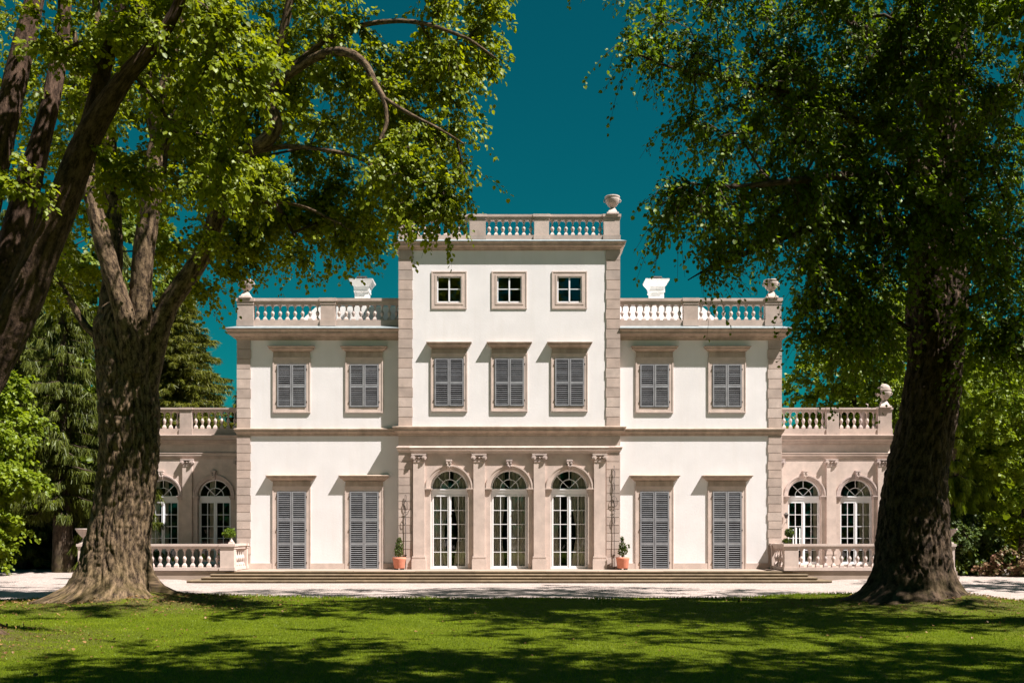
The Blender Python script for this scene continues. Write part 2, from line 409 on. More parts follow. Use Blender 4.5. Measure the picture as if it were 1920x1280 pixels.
# wing walls -----------------------------------------------------------
for s in (-1, 1):
    mb = MB(); ops = []
    for x in WX_U:
        ops += [(s * x - 0.6, s * x + 0.6, 7.15, 8.93), (s * x - 0.6, s * x + 0.6, F0, 3.64)]
    a, b = sorted((s * HT, s * HW))
    wall(mb, a, b, F0, 10.5, YW, ops, 0.16)
    mb.quad((s * HW, YW, 0), (s * HW, 53, 0), (s * HW, 53, 10.5), (s * HW, YW, 10.5))
    mb.quad((a, 53, 0), (b, 53, 0), (b, 53, 10.5), (a, 53, 10.5))
    mb.quad((a, YW, 10.5), (b, YW, 10.5), (b, 53, 10.5), (a, 53, 10.5))
    P('wall', mb, 'stucco')
# centre block ---------------------------------------------------------
mb = MB(); ops = []
for k in (-1, 0, 1):
    x = k * TX
    ops += [(x - 0.507, x + 0.507, 11.41, 12.5), (x - 0.6, x + 0.6, 7.15, 9.11)]
wall(mb, -HT, HT, 5.6, 13.95, YT, ops, 0.16)
for s in (-1, 1): mb.quad((s * HT, YT, F0), (s * HT, 53.5, F0), (s * HT, 53.5, 13.95), (s * HT, YT, 13.95))
mb.quad((-HT, 53.5, F0), (HT, 53.5, F0), (HT, 53.5, 13.95), (-HT, 53.5, 13.95))
mb.quad((-HT, YT, 13.95), (HT, YT, 13.95), (HT, 53.5, 13.95), (-HT, 53.5, 13.95))
P('wall', mb, 'stucco')
AR = 0.775; SPR = 3.76
mb = MB()
wall(mb, -HT, HT, F0, 5.6, YT - 0.004, [(k * TX - AR, k * TX + AR, F0, SPR + AR, AR) for k in (-1, 0, 1)], 0.32)
P('arcade_wall', mb, 'stone_b')
# side pavilions -------------------------------------------------------
XA = 18.02; AX = (13.98, 16.46); SPA = 3.67; AR2 = 0.79
for s in (-1, 1):
    mb = MB(); a, b = sorted((s * HW, s * XA))
    wall(mb, a, b, F0, 6.3, YA, [(s * x - AR2, s * x + AR2, F0, SPA + AR2, AR2) for x in AX], 0.3)
    mb.quad((s * XA, YA, 0), (s * XA, 53, 0), (s * XA, 53, 6.3), (s * XA, YA, 6.3))
    mb.quad((a, 53, 0), (b, 53, 0), (b, 53, 6.3), (a, 53, 6.3))
    mb.quad((a, YA, 6.3), (b, YA, 6.3), (b, 53, 6.3), (a, 53, 6.3))
    P('pavilion_wall', mb, 'stone_b')
# dark rooms behind the openings
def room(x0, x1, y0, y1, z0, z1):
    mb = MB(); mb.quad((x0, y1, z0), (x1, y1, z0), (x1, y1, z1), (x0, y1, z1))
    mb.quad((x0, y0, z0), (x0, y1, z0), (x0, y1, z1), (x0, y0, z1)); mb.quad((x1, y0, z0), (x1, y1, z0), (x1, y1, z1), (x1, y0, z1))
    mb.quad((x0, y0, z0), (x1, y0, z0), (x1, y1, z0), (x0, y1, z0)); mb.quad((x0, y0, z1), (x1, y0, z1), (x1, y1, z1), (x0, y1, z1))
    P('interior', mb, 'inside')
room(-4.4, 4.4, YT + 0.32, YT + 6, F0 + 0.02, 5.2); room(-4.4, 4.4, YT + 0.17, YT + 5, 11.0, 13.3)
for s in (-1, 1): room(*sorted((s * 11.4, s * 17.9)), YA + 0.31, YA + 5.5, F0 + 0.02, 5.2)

# quoins ---------------------------------------------------------------
def quoins(xin, xout, y, z0, z1, n, s, jitter=0.0, wrap=0.5):
    mb = MB(); h = (z1 - z0) / n
    a, b = sorted((xin, xout + s * 0.012)); mb.box(a, b, y - 0.012, y + wrap - 0.02, z0, z1)
    for k in range(n):
        j = jitter if k % 2 else 0
        a, b = sorted((xin - s * j, xout + s * 0.035))
        zz0, zz1 = z0 + k * h + 0.011, z0 + (k + 1) * h - 0.011
        mb.box(a, b, y - 0.035 - 0.004 * ((k * 7) % 3), y + wrap, zz0, zz1)
    P('quoins', mb, 'stone')
for s in (-1, 1):
    quoins(s * 10.79, s * HW, YW, F0 + 0.24, 5.95, 15, s, 0.03)
    quoins(s * 10.79, s * HW, YW, 6.28, 9.97, 9, s, 0.03)
    quoins(s * 4.01, s * HT, YT, 6.3, 13.56, 18, s, 0.025, 0.33)
    quoins(s * 4.01, s * HT, YT, F0 + 0.5, 5.19, 13, s, 0.0, 0.33)
# plinths
for s in (-1, 1):
    xs_ = [s * HT + s * 0.04] + [s * (x + d) for x in WX_U for d in (-0.79, 0.79)] + [s * (HW + 0.05)]
    for i in range(0, len(xs_), 2):
        mb = MB(); mb.box(*sorted((xs_[i], xs_[i + 1])), YW - 0.045, YW + 0.1, F0, F0 + 0.24); P('plinth', mb, 'stone_b')
    mb = MB(); mb.box(*sorted((s * 4.0, s * (HT + 0.05))), YT - 0.05, YT + 0.3, F0, F0 + 0.5); P('plinth', mb, 'stone_b')

# cornices -------------------------------------------------------------
def classic(p, z0, z1, h2=None):
    H = z1 - z0
    return [(0.0, z0), (p * 0.12, z0), (p * 0.14, z0 + H * 0.16), (p * 0.32, z0 + H * 0.2), (p * 0.34, z0 + H * 0.32), (p * 0.5, z0 + H * 0.42),
            (p * 0.62, z0 + H * 0.52), (p * 0.78, z0 + H * 0.55), (p * 0.79, z0 + H * 0.74), (p * 0.88, z0 + H * 0.8), (p * 0.97, z0 + H * 0.9), (p, z0 + H * 0.93), (p, z1), (0.0, z1 + 0.05)]
for s in (-1, 1):
    mb = MB(); a, b = sorted((s * (HT + 0.02), s * HW))
    mb.sweep(classic(0.44, 9.93, 10.34), a, b, YW, 53, left=(s < 0), right=(s > 0)); P('cornice', mb, 'cornice')
    mb = MB()
    mb.sweep([(0.46, 10.344), (0.46, 10.36), (0.0, 10.53)], a, b, YW, 53, left=(s < 0), right=(s > 0)); P('flashing', mb, 'lead')
    mb = MB()
    mb.sweep(classic(0.15, 5.95, 6.24), a, b, YW, 53, left=(s < 0), right=(s > 0)); P('string_course', mb, 'cornice')
    a, b = sorted((s * (HW + 0.01), s * XA))
    mb = MB(); mb.sweep(classic(0.32, 6.08, 6.52), a, b, YA, 53, left=(s < 0), right=(s > 0)); P('cornice', mb, 'stone')
    mb = MB(); mb.sweep(classic(0.1, 5.4, 5.69), a, b, YA, 53, left=(s < 0), right=(s > 0)); P('architrave', mb, 'stone')
mb = MB(); mb.sweep(classic(0.26, 13.56, 13.88), -HT, HT, YT, 53.5); P('cornice', mb, 'cornice')
mb = MB(); mb.sweep([(0.27, 13.884), (0.27, 13.9), (0.0, 14.03)], -HT, HT, YT, 53.5); P('flashing', mb, 'lead')
mb = MB(); mb.sweep(classic(0.27, 5.90, 6.28), -HT, HT, YT, YT + 0.36); P('string_course', mb, 'cornice')
mb = MB(); mb.sweep([(0.0, 5.46), (0.035, 5.46), (0.035, 5.90)], -HT, HT, YT, YT + 0.36); P('frieze', mb, 'stone')
mb = MB(); mb.sweep(classic(0.13, 5.19, 5.46), -HT, HT, YT, YT + 0.36); mb.sweep(classic(0.12, 5.17, 5.44), -4.0, 4.0, YT - 0.1, YT); P('architrave', mb, 'stone_b')

# pilasters ------------------------------------------------------------
def pilaster(cx, y, zb, zt, hw=0.235, m='stone_b', base=0.54):
    capz = zt - 0.33
    mb = MB(); mb.box(cx - hw, cx + hw, y - 0.11, y + 0.01, zb + base, capz); sh = P('pilaster', mb, m)
    mb = MB(); mb.box(cx - hw - 0.06, cx + hw + 0.06, y - 0.17, y + 0.01, zb, zb + base - 0.16)
    for i, (e, h0, h1) in enumerate(((0.05, 0.16, 0.10), (0.025, 0.10, 0.07), (0.04, 0.07, 0.0))):
        mb.box(cx - hw - e, cx + hw + e, y - 0.11 - e, y + 0.01, zb + base - h0, zb + base - h1)
    mb.build('pilaster_base', M[m], sh)
    mb = MB()
    mb.box(cx - hw - 0.07, cx + hw + 0.07, y - 0.2, y + 0.01, zt - 0.055, zt)             # abacus
    mb.box(cx - hw - 0.015, cx + hw + 0.015, y - 0.135, y + 0.01, capz, capz + 0.035)
    mb.box(cx - hw + 0.01, cx + hw - 0.01, y - 0.12, y + 0.01, capz + 0.035, zt - 0.055)
    for k in (-1, 1):
        for r_, d in ((0.095, 0.20), (0.055, 0.225), (0.025, 0.24)):
            mb.cyl_y(cx + k * (hw - 0.005), zt - 0.155, r_, y - d, y, 14)
        pts = [(cx + k * (0.04 + 0.032 * j), y - 0.16, zt - 0.10 - 0.028 * math.sin(j * 0.7)) for j in range(6)]
        mb.tube(pts, 0.022, 6)
    mb.lathe(cx, y - 0.14, [(0.01, 0), (0.045, 0.02), (0.05, 0.06), (0.02, 0.1)], 10, zt - 0.2)
    for j in range(-3, 4): mb.box(cx + j * 0.05 - 0.017, cx + j * 0.05 + 0.017, y - 0.145, y, zt - 0.25, zt - 0.2)
    mb.build('capital', M['balstone'], sh)
for k in (-1.5, -0.5, 0.5, 1.5): pilaster(k * TX, YT, F0, 5.17)
for s in (-1, 1):
    for x in (12.72, 15.22, 17.64): pilaster(s * x, YA, F0, 5.4, 0.225)

# arched windows -------------------------------------------------------
def arch_ring(mb, cx, zs, r0, r1, y0, y1, n=36):
    P0 = [(math.cos(math.pi * k / n), math.sin(math.pi * k / n)) for k in range(n + 1)]
    for (a, b), (c, d) in zip(P0[:-1], P0[1:]):
        mb.quad((cx + a * r0, y0, zs + b * r0), (cx + a * r1, y0, zs + b * r1), (cx + c * r1, y0, zs + d * r1), (cx + c * r0, y0, zs + d * r0))
        mb.quad((cx + a * r1, y0, zs + b * r1), (cx + a * r1, y1, zs + b * r1), (cx + c * r1, y1, zs + d * r1), (cx + c * r1, y0, zs + d * r1), True)
        mb.quad((cx + a * r0, y0, zs + b * r0), (cx + c * r0, y0, zs + d * r0), (cx + c * r0, y1, zs + d * r0), (cx + a * r0, y1, zs + b * r0), True)
def arched(cx, y, zs, ar, dep, curt, stone):
    yw = y + dep - 0.06
    mb = MB()
    for k in (-1, 1):
        a, b = sorted((cx + k * ar, cx + k * (ar - 0.07))); mb.box(a, b, yw, yw + 0.05, F0, zs)
    arch_ring(mb, cx, zs, ar - 0.07, ar, yw, yw + 0.05)
    zt = zs - 0.27
    mb.box(cx - ar + 0.05, cx + ar - 0.05, yw - 0.05, yw + 0.05, zs - 0.17, zs + 0.0); mb.box(cx - ar + 0.03, cx + ar - 0.03, yw - 0.08, yw + 0.04, zs - 0.06, zs - 0.02)
    # fanlight bars
    R1 = ar - 0.07; r_ = R1 * 0.53
    for a in (45, 90, 135):
        c, s_ = math.cos(R(a)), math.sin(R(a)); i = r_ if a == 90 else 0.02
        mb.bar((cx + c * i, zs + 0.01 + s_ * i), (cx + c * R1, zs + s_ * R1), 0.032, yw, yw + 0.035)
    arch_ring(mb, cx, zs, r_ - 0.016, r_ + 0.016, yw - 0.003, yw + 0.033, 20)
    # two leaves
    mb.box(cx - ar + 0.07, cx + ar - 0.07, yw + 0.01, yw + 0.05, zt, zs - 0.17)
    for k in (-1, 1):
        x0, x1 = sorted((cx + k * 0.004, cx + k * (ar - 0.07)))
        wi, wo_ = 0.075, 0.05
        if k > 0: l, r2 = wi, wo_
        else: l, r2 = wo_, wi
        mb.box(x0, x0 + l, yw - 0.02, yw + 0.03, F0 + 0.05, zt); mb.box(x1 - r2, x1, yw - 0.02, yw + 0.03, F0 + 0.05, zt)
        mb.box(x0 + l, x1 - r2, yw - 0.018, yw + 0.03, F0 + 0.05, F0 + 0.13); mb.box(x0 + l, x1 - r2, yw - 0.018, yw + 0.03, zt - 0.06, zt)
        xm = (x0 + l + x1 - r2) / 2; mb.box(xm - 0.014, xm + 0.014, yw - 0.01, yw + 0.02, F0 + 0.13, zt - 0.06)
        for j in range(1, 5):
            z = F0 + 0.13 + (zt - 0.06 - F0 - 0.13) * j / 5; mb.box(x0 + l, x1 - r2, yw - 0.012, yw + 0.018, z - 0.014, z + 0.014)
    mb.box(cx - 0.018, cx + 0.018, yw - 0.04, yw - 0.02, F0 + 0.05, zt)
    mb.box(cx - ar, cx + ar, yw - 0.04, yw + 0.06, F0 + 0.004, F0 + 0.05)
    win = P('arched_window', mb, 'white')
    mb = MB(); yg = yw + 0.012
    mb.quad((cx - ar + 0.05, yg, F0 + 0.1), (cx + ar - 0.05, yg, F0 + 0.1), (cx + ar - 0.05, yg, zs), (cx - ar + 0.05, yg, zs))
    mb.poly([(cx + (ar - 0.05) * math.cos(math.pi * k / 24), yg, zs + (ar - 0.05) * math.sin(math.pi * k / 24)) for k in range(25)])
    mb.build('glass', M['glass'], win)
    # stone arch, imposts and keystone
    mb = MB()
    arch_ring(mb, cx, zs, ar + 0.0, ar + 0.05, y - 0.035, y); arch_ring(mb, cx, zs, ar + 0.05, ar + 0.14, y - 0.055, y); arch_ring(mb, cx, zs, ar + 0.14, ar + 0.2, y - 0.085, y)
    for k in (-1, 1):
        for e, z0, z1 in ((0.0, zs - 0.19, zs - 0.1), (0.03, zs - 0.1, zs - 0.04), (0.05, zs - 0.04, zs)):
            a, b = sorted((cx + k * (ar - 0.02 - e), cx + k * (ar + 0.18 + e))); mb.box(a, b, y - 0.05 - e, y + 0.25, z0, z1)
    mb.build('archivolt', M['balstone' if stone else 'stone_b'], win)
    mb = MB(); zk = zs + ar
    for h, z0, z1, p in ((0.125, zk + 0.33, zk + 0.40, 0.19), (0.10, zk + 0.22, zk + 0.33, 0.15)): mb.box(cx - h, cx + h, y - p, y, z0, z1)
    for h0, h1, z1, z0, p0, p1 in ((0.095, 0.085, zk + 0.22, zk + 0.06, 0.16, 0.11), (0.085, 0.06, zk + 0.06, zk - 0.04, 0.13, 0.09)):
        mb.poly([(cx - h0, y - p0, z1), (cx + h0, y - p0, z1), (cx + h1, y - p1, z0), (cx - h1, y - p1, z0)])
        for k in (-1, 1): mb.poly([(cx + k * h0, y - p0, z1), (cx + k * h0, y, z1), (cx + k * h1, y, z0), (cx + k * h1, y - p1, z0)])
        mb.poly([(cx - h1, y - p1, z0), (cx + h1, y - p1, z0), (cx + h1, y, z0), (cx - h1, y, z0)])
    for k in (-1, 0, 1): mb.lathe(cx + k * 0.055, y - 0.14, [(0.01, 0), (0.035, 0.03), (0.035, 0.1), (0.015, 0.14)], 8, zk + 0.05 + abs(k) * 0.03)
    mb.cyl_y(cx - 0.07, zk + 0.26, 0.045, y - 0.19, y, 10); mb.cyl_y(cx + 0.07, zk + 0.26, 0.045, y - 0.19, y, 10)
    mb.build('keystone', M['balstone'], win)
    # hanging curtains
    for (a, b, pinch) in curt:
        mb = MB(); n = 40; rows = 10
        for j in range(rows):
            z0 = F0 + 0.05 + (zs + ar * 0.9 - F0) * j / rows; z1 = F0 + 0.05 + (zs + ar * 0.9 - F0) * (j + 1) / rows
            for i in range(n):
                def pt(t, z):
                    q = 1 - pinch * math.exp(-((z - 1.9) / 0.8) ** 2)
                    xx = a + (b - a) * t * q
                    return (cx + xx, y + dep + 0.07 + 0.03 * math.sin(t * 34 + a * 9) + 0.015 * math.sin(t * 61), z)
                mb.quad(pt(i / n, z0), pt((i + 1) / n, z0), pt((i + 1) / n, z1), pt(i / n, z1), True)
        mb.build('curtain', M['curtain'], win)
    return win
arched(-TX, YT, SPR, AR, 0.32, [(-0.76, -0.06, 0.25), (0.76, 0.16, 0.3)], 0)
arched(0, YT, SPR, AR, 0.32, [(-0.76, -0.2, 0.2), (0.76, 0.02, 0.15)], 0)
arched(TX, YT, SPR, AR, 0.32, [(-0.76, -0.36, 0.2), (0.76, 0.1, 0.3)], 0)
arched(-AX[0], YA, SPA, AR2, 0.3, [(-0.3, -0.05, 0.1)], 1)
arched(-AX[1], YA, SPA, AR2, 0.3, [(-0.7, -0.2, 0.1), (0.2, 0.05, 0.1)], 1)
arched(AX[0], YA, SPA, AR2, 0.3, [(0.76, 0.5, 0.1)], 1)
arched(AX[1], YA, SPA, AR2, 0.3, [(0.76, 0.15, 0.15)], 1)

# shuttered windows ----------------------------------------------------
def leaf_mesh(w_, panels):
    """one louvred shutter leaf, left bottom corner at the origin"""
    mb = MB(); st = 0.055; top = panels[-1][1]
    mb.box(0, st, -0.02, 0.02, 0, top); mb.box(w_ - st, w_, -0.02, 0.02, 0, top)
    for i, (a, b) in enumerate(panels):
        mb.box(st, w_ - st, -0.017, 0.017, a, a + 0.05); mb.box(st, w_ - st, -0.017, 0.017, b - 0.05, b)
        n = max(3, round((b - a - 0.1) / 0.084)); h = (b - a - 0.1) / n
        for k in range(n):
            mb.slat(st - 0.004, w_ - st + 0.004, 0.0 + random.uniform(-0.002, 0.002), a + 0.05 + h * (k + 0.5), 0.018, 0.006, R(32 + random.uniform(-5, 5)))
    return mb
def shuttered(cx, y, z0, z1, fr_top, fr_bot, hood0, hood1, hw_f, hw_h, panels, p=0.24):
    mb = MB()
    x0, x1 = cx - hw_f, cx + hw_f
    zb = fr_bot if fr_bot is not None else F0
    wl = hw_f - 0.615
    mb.ring(x0, x1, zb, fr_top, 0.05, 0.06, 0.06 if fr_bot is not None else 0, y - 0.055, y + 0.01)
    mb.ring(x0 + 0.05, x1 - 0.05, zb + (0.06 if fr_bot is not None else 0), fr_top - 0.06, wl - 0.05, fr_top - z1 - 0.075, (z0 - fr_bot - 0.075) if fr_bot is not None else 0, y - 0.038, y + 0.01)
    if fr_bot is not None: mb.box(x0 + 0.04, x1 - 0.04, y - 0.065, y, zb + 0.0, zb + 0.05)
    win = P('shuttered_window', mb, 'stone_b')
    mb = MB()
    mb.box(x0 + 0.02, x1 - 0.02, y - 0.05, y + 0.005, fr_top, hood0)
    hp = hw_h - p
    mb.sweep(classic(p, hood0, hood1), cx - hp, cx + hp, y, y)
    mb.build('hood', M['cornice'], win)
    mb = MB(); mb.quad((cx - 0.6, y + 0.15, z0), (cx + 0.6, y + 0.15, z0), (cx + 0.6, y + 0.15, z1), (cx - 0.6, y + 0.15, z1)); mb.build('gap_shade', M['dark'], win)  # dark sheet stands in for the shade seen between the slats
    for k in (0, 1):
        wd = 0.592
        lm = leaf_mesh(wd, panels); ox = cx - 0.6 if k == 0 else cx + 0.008
        lm.v = [(vx + ox, vy + y - 0.045 - 0.004 * k, vz + z0 + 0.008) for vx, vy, vz in lm.v]
        lf = lm.build('shutter', M['shutter'], win)
    for k in (-1, 1):
        for f in (0.12, 0.88) if fr_bot is not None else (0.08, 0.5, 0.93):
            z = z0 + (z1 - z0) * f; mb = MB(); mb.box(*sorted((cx + k * 0.595, cx + k * 0.64)), y - 0.066, y - 0.03, z - 0.035, z + 0.035)
            mb.build('hinge', M['iron'], win)
U2 = [(0.0, 0.86), (0.86, 1.765)]
L3 = [(0.0, 1.03), (1.03, 2.02), (2.02, 3.205)]
for s in (-1, 1):
    for x in WX_U:
        shuttered(s * x, YW, 7.15, 8.93, 9.22, 6.91, 9.42, 9.66, 0.785, 0.975, U2)
        shuttered(s * x, YW, F0, 3.64, 3.86, None, 4.06, 4.30, 0.80, 1.05, L3)
for k in (-1, 0, 1):
    shuttered(k * TX, YT, 7.15, 9.11, 9.32, 6.92, 9.5, 9.76, 0.755, 0.935, [(0, 0.95), (0.95, 1.945)])
    # small attic windows
    cx = k * TX; mb = MB()
    mb.ring(cx - 0.73, cx + 0.73, 11.16, 12.71, 0.05, 0.05, 0.05, YT - 0.035, YT + 0.01)
    mb.ring(cx - 0.68, cx + 0.68, 11.21, 12.66, 0.10, 0.10, 0.12, YT - 0.02, YT + 0.01)
    mb.ring(cx - 0.58, cx + 0.58, 11.33, 12.56, 0.073, 0.06, 0.08, YT - 0.032, YT + 0.02)
    win = P('attic_window', mb, 'stone_b')
    mb = MB(); x0, x1, z0, z1 = cx - 0.5, cx + 0.5, 11.42, 12.5
    mb.ring(x0, x1, z0, z1, 0.045, 0.045, 0.055, YT + 0.03, YT + 0.09)
    mb.box(cx - 0.03, cx + 0.03, YT + 0.02, YT + 0.085, z0 + 0.055, z1 - 0.045)
    for q in (-1, 1): mb.box(*sorted((cx + q * 0.03, cx + q * 0.455)), YT + 0.04, YT + 0.08, 11.965, 12.0)
    mb.build('window_frame', M['white'], win)
    mb = MB(); mb.quad((x0 + 0.04, YT + 0.065, z0), (x1 - 0.04, YT + 0.065, z0), (x1 - 0.04, YT + 0.065, z1), (x0 + 0.04, YT + 0.065, z1)); mb.build('glass', M['glass'], win)

# balustrades ----------------------------------------------------------
def baluster(mb, H, wdt=0.16):
    h = wdt / 2
    mb.frust(0, 0, h, 0, h, H * 0.10); mb.frust(0, 0, h, H * 0.10, h * 0.35, H * 0.24)
    mb.lathe(0, 0, [(h * 0.35, H * 0.23), (h * 0.45, H * 0.27), (h * 0.85, H * 0.40), (h * 1.02, H * 0.47), (h * 0.98, H * 0.50), (h * 0.7, H * 0.58), (h * 0.42, H * 0.64),
                    (h * 0.36, H * 0.72), (h * 0.42, H * 0.84), (h * 0.62, H * 0.90), (h * 0.72, H * 0.92)], 12)
    mb.frust(0, 0, h * 0.78, H * 0.92, h * 0.85, H)
def balustrade(parent, y, z0, zb, zr, z1, peds, bays, dep=0.3, along='x', m='stone', name='balustrade', fixed=0.0, topname=None):
    """y = centre plane; peds [(x0,x1)], bays [(x0,x1,n)]"""
    mb = MB()
    def bx(a, b, hd, c, d):
        if along == 'x': mb.box(a, b, y - hd, y + hd, c, d)
        else: mb.box(fixed - hd, fixed + hd, a, b, c, d)
    hd = dep / 2
    for a, b, n in bays:
        bx(a, b, hd, z0, zb); bx(a, b, hd * 0.8, zr, zr + (z1 - zr) * 0.35); bx(a, b, hd * 0.95, zr + (z1 - zr) * 0.35, zr + (z1 - zr) * 0.55); bx(a, b, hd * 1.15, zr + (z1 - zr) * 0.55, z1 - 0.004)
    for a, b in peds:
        bx(a - 0.03, b + 0.03, hd + 0.05, z0, zb); bx(a, b, hd + 0.02, zb, zr + 0.01)
        bx(a - 0.02, b + 0.02, hd + 0.04, zr + 0.01, zr + (z1 - zr) * 0.5); bx(a - 0.05, b + 0.05, hd + 0.07, zr + (z1 - zr) * 0.5, z1)
    bal = mb.build(name, M[m], parent)
    first = None; o0 = origin(parent)
    for a, b, n in bays:
        for k in range(n):
            t = a + (b - a) * (k + 0.5) / n
            pos = Vector((t, y, zb)) if along == 'x' else Vector((fixed, t, zb))
            if first is None:
                mbb = MB(); baluster(mbb, zr - zb); first = mbb.build('baluster', M['balstone'], None); first.parent = bal; first.location = pos - o0
            else:
                c = first.copy(); COL.objects.link(c); c.parent = bal; c.location = pos - o0
            last = c if first is not None and k else first
    return bal
# children of a part are placed in the thing's own space because the part itself sits at the thing's origin
_tp = [(-4.56, -3.93), (-1.64, -0.98), (1.03, 1.64), (3.9, 4.56)]
balustrade(villa, YT + 0.14, 14.02, 14.2, 14.84, 15.06, _tp, [(-3.93, -1.64, 8), (-0.98, 1.03, 7), (1.64, 3.9, 8)], 0.28)
for s in (-1, 1):
    pd = [tuple(sorted((s * 10.67, s * 11.33))), tuple(sorted((s * 7.26, s * 7.86)))]
    by = [tuple(sorted((s * 7.86, s * 10.67))) + (9,), tuple(sorted((s * 4.57, s * 7.26))) + (9,)]
    balustrade(villa, YW + 0.14, 10.53, 10.78, 11.42, 11.69, pd, by, 0.28)
    pd = [tuple(sorted((s * 15.03, s * 15.6))), tuple(sorted((s * 17.45, s * 18.1)))]
    by = [tuple(sorted((s * 15.6, s * 17.45))) + (6,), tuple(sorted((s * 11.35, s * 15.03))) + (12,)]
    balustrade(villa, YA + 0.14, 6.56, 6.85, 7.66, 7.84, pd, by, 0.28)

# roofs and chimneys ---------------------------------------------------
for s in (-1, 1):
    mb = MB()
    xa, xb = (HT + 0.02), 9.55
    pts = [(xa, 10.52), (xb, 10.52), (8.35, 11.62), (7.9, 11.66), (xa, 11.66)]
    f = [(s * x, 42.9, z) for x, z in pts]; b_ = [(s * x, 50.5, z) for x, z in pts]
    mb.poly(f); mb.poly(b_[::-1])
    for i in range(len(pts)):
        j = (i + 1) % len(pts); mb.quad(f[i], f[j], b_[j], b_[i])
    P('roof', mb, 'roofwhite')
    cx, cy = s * 6.78, 46.0
    mb = MB(); mb.frust(cx, cy, 0.33, 11.62, 0.31, 13.0)
    for h0, h1, z0, z1 in ((0.35, 0.36, 12.96, 13.03), (0.34, 0.36, 13.03, 13.2), (0.36, 0.52, 13.2, 13.45), (0.53, 0.55, 13.45, 13.52)): mb.frust(cx, cy, h0, z0, h1, z1)
    ch = P('chimney', mb, 'roofwhite')
    mb = MB(); mb.frust(cx, cy, 0.26, 13.52, 0.26, 13.56)
    for k in range(4): mb.box(cx - 0.22 + k * 0.13, cx - 0.18 + k * 0.13, cy - 0.2, cy + 0.2, 13.56, 13.64)
    mb.frust(cx, cy, 0.25, 13.64, 0.22, 13.70); mb.build('chimney_vent', M['iron'], ch)

# ------------------------------------------------------------------ terrace, steps, terrace balustrades
mb = MB()
mb.box(-17.0, 17.6, 39.12, 47.6, -0.2, F0 - 0.002)
mb.box(-17.06, -11.1, 39.06, 39.3, -0.2, 0.24); mb.box(11.1, 17.66, 39.06, 39.3, -0.2, 0.24)
tag(mb.build('terrace', M['floor']), kind='structure')
st = empty('terrace_steps', (0, 38.6, 0)); tag(st, 'four long weathered stone steps running up to the villa terrace', 'steps')
for i, (z, yf, xe) in enumerate(((0.42, 39.04, 11.12), (0.315, 38.70, 11.62), (0.21, 38.36, 11.88), (0.105, 38.02, 12.32))):
    mb = MB(); yb = 39.3 if i == 0 else 39.11
    n = 9; prev = -xe
    cuts = [-xe + 2 * xe * (k + random.uniform(-0.12, 0.12)) / n for k in range(1, n)] + [xe]
    for c in cuts:
        dz = random.uniform(-0.004, 0.004); y0 = yf + random.uniform(-0.008, 0.008)
        a, b = prev + 0.003, c - 0.003
        pr = [(y0 + 0.015, z - 0.075), (y0 - 0.008, z - 0.06), (y0 - 0.012, z - 0.03), (y0 - 0.002, z - 0.008), (y0 + 0.02, z + dz)]
        for (ya, za), (yb_, zb_) in zip(pr[:-1], pr[1:]): mb.quad((a, ya, za), (b, ya, za), (b, yb_, zb_), (a, yb_, zb_), True)
        mb.quad((a, y0 + 0.02, z + dz), (b, y0 + 0.02, z + dz), (b, yb, z + dz), (a, yb, z + dz))
        mb.quad((a, y0 + 0.015, z - 0.075), (b, y0 + 0.015, z - 0.075), (b, y0 + 0.06, z - 0.075), (a, y0 + 0.06, z - 0.075))
        for x in (a, b): mb.poly([(x, p_, q_) for p_, q_ in pr] + [(x, yb, z), (x, yb, z - 0.1), (x, y0 + 0.05, z - 0.1)])
        prev = c
    mb.box(-xe + 0.04, xe - 0.04, yf + 0.055, yb - 0.004, z - 0.16, z - 0.05)
    mb.build('step', M['steps'], st)
for s in (-1, 1):
    e = empty('terrace_balustrade', (s * 14, 39.2, 0.1))
    tag(e, 'low pink stone balustrade at the %s end of the terrace' % ('left' if s < 0 else 'right'), 'balustrade', 'balustrades at the terrace ends')
    xo = 17.0 if s > 0 else 16.45
    pd = [tuple(sorted((s * 10.79, s * 11.34))), tuple(sorted((s * xo, s * (xo + 0.46))))]
    balustrade(e, 39.2, F0 + 0.02, 0.57, 1.29, 1.49, pd, [tuple(sorted((s * 11.34, s * xo))) + (18 if s > 0 else 16,)], 0.28, m='stone_b', name='rail')
    b2 = balustrade(e, 0, F0 + 0.02, 0.57, 1.29, 1.485, [(41.28, 41.44)], [(39.42, 41.28, 6)], 0.24, along='y', fixed=s * 11.02, m='stone_b', name='return_rail')

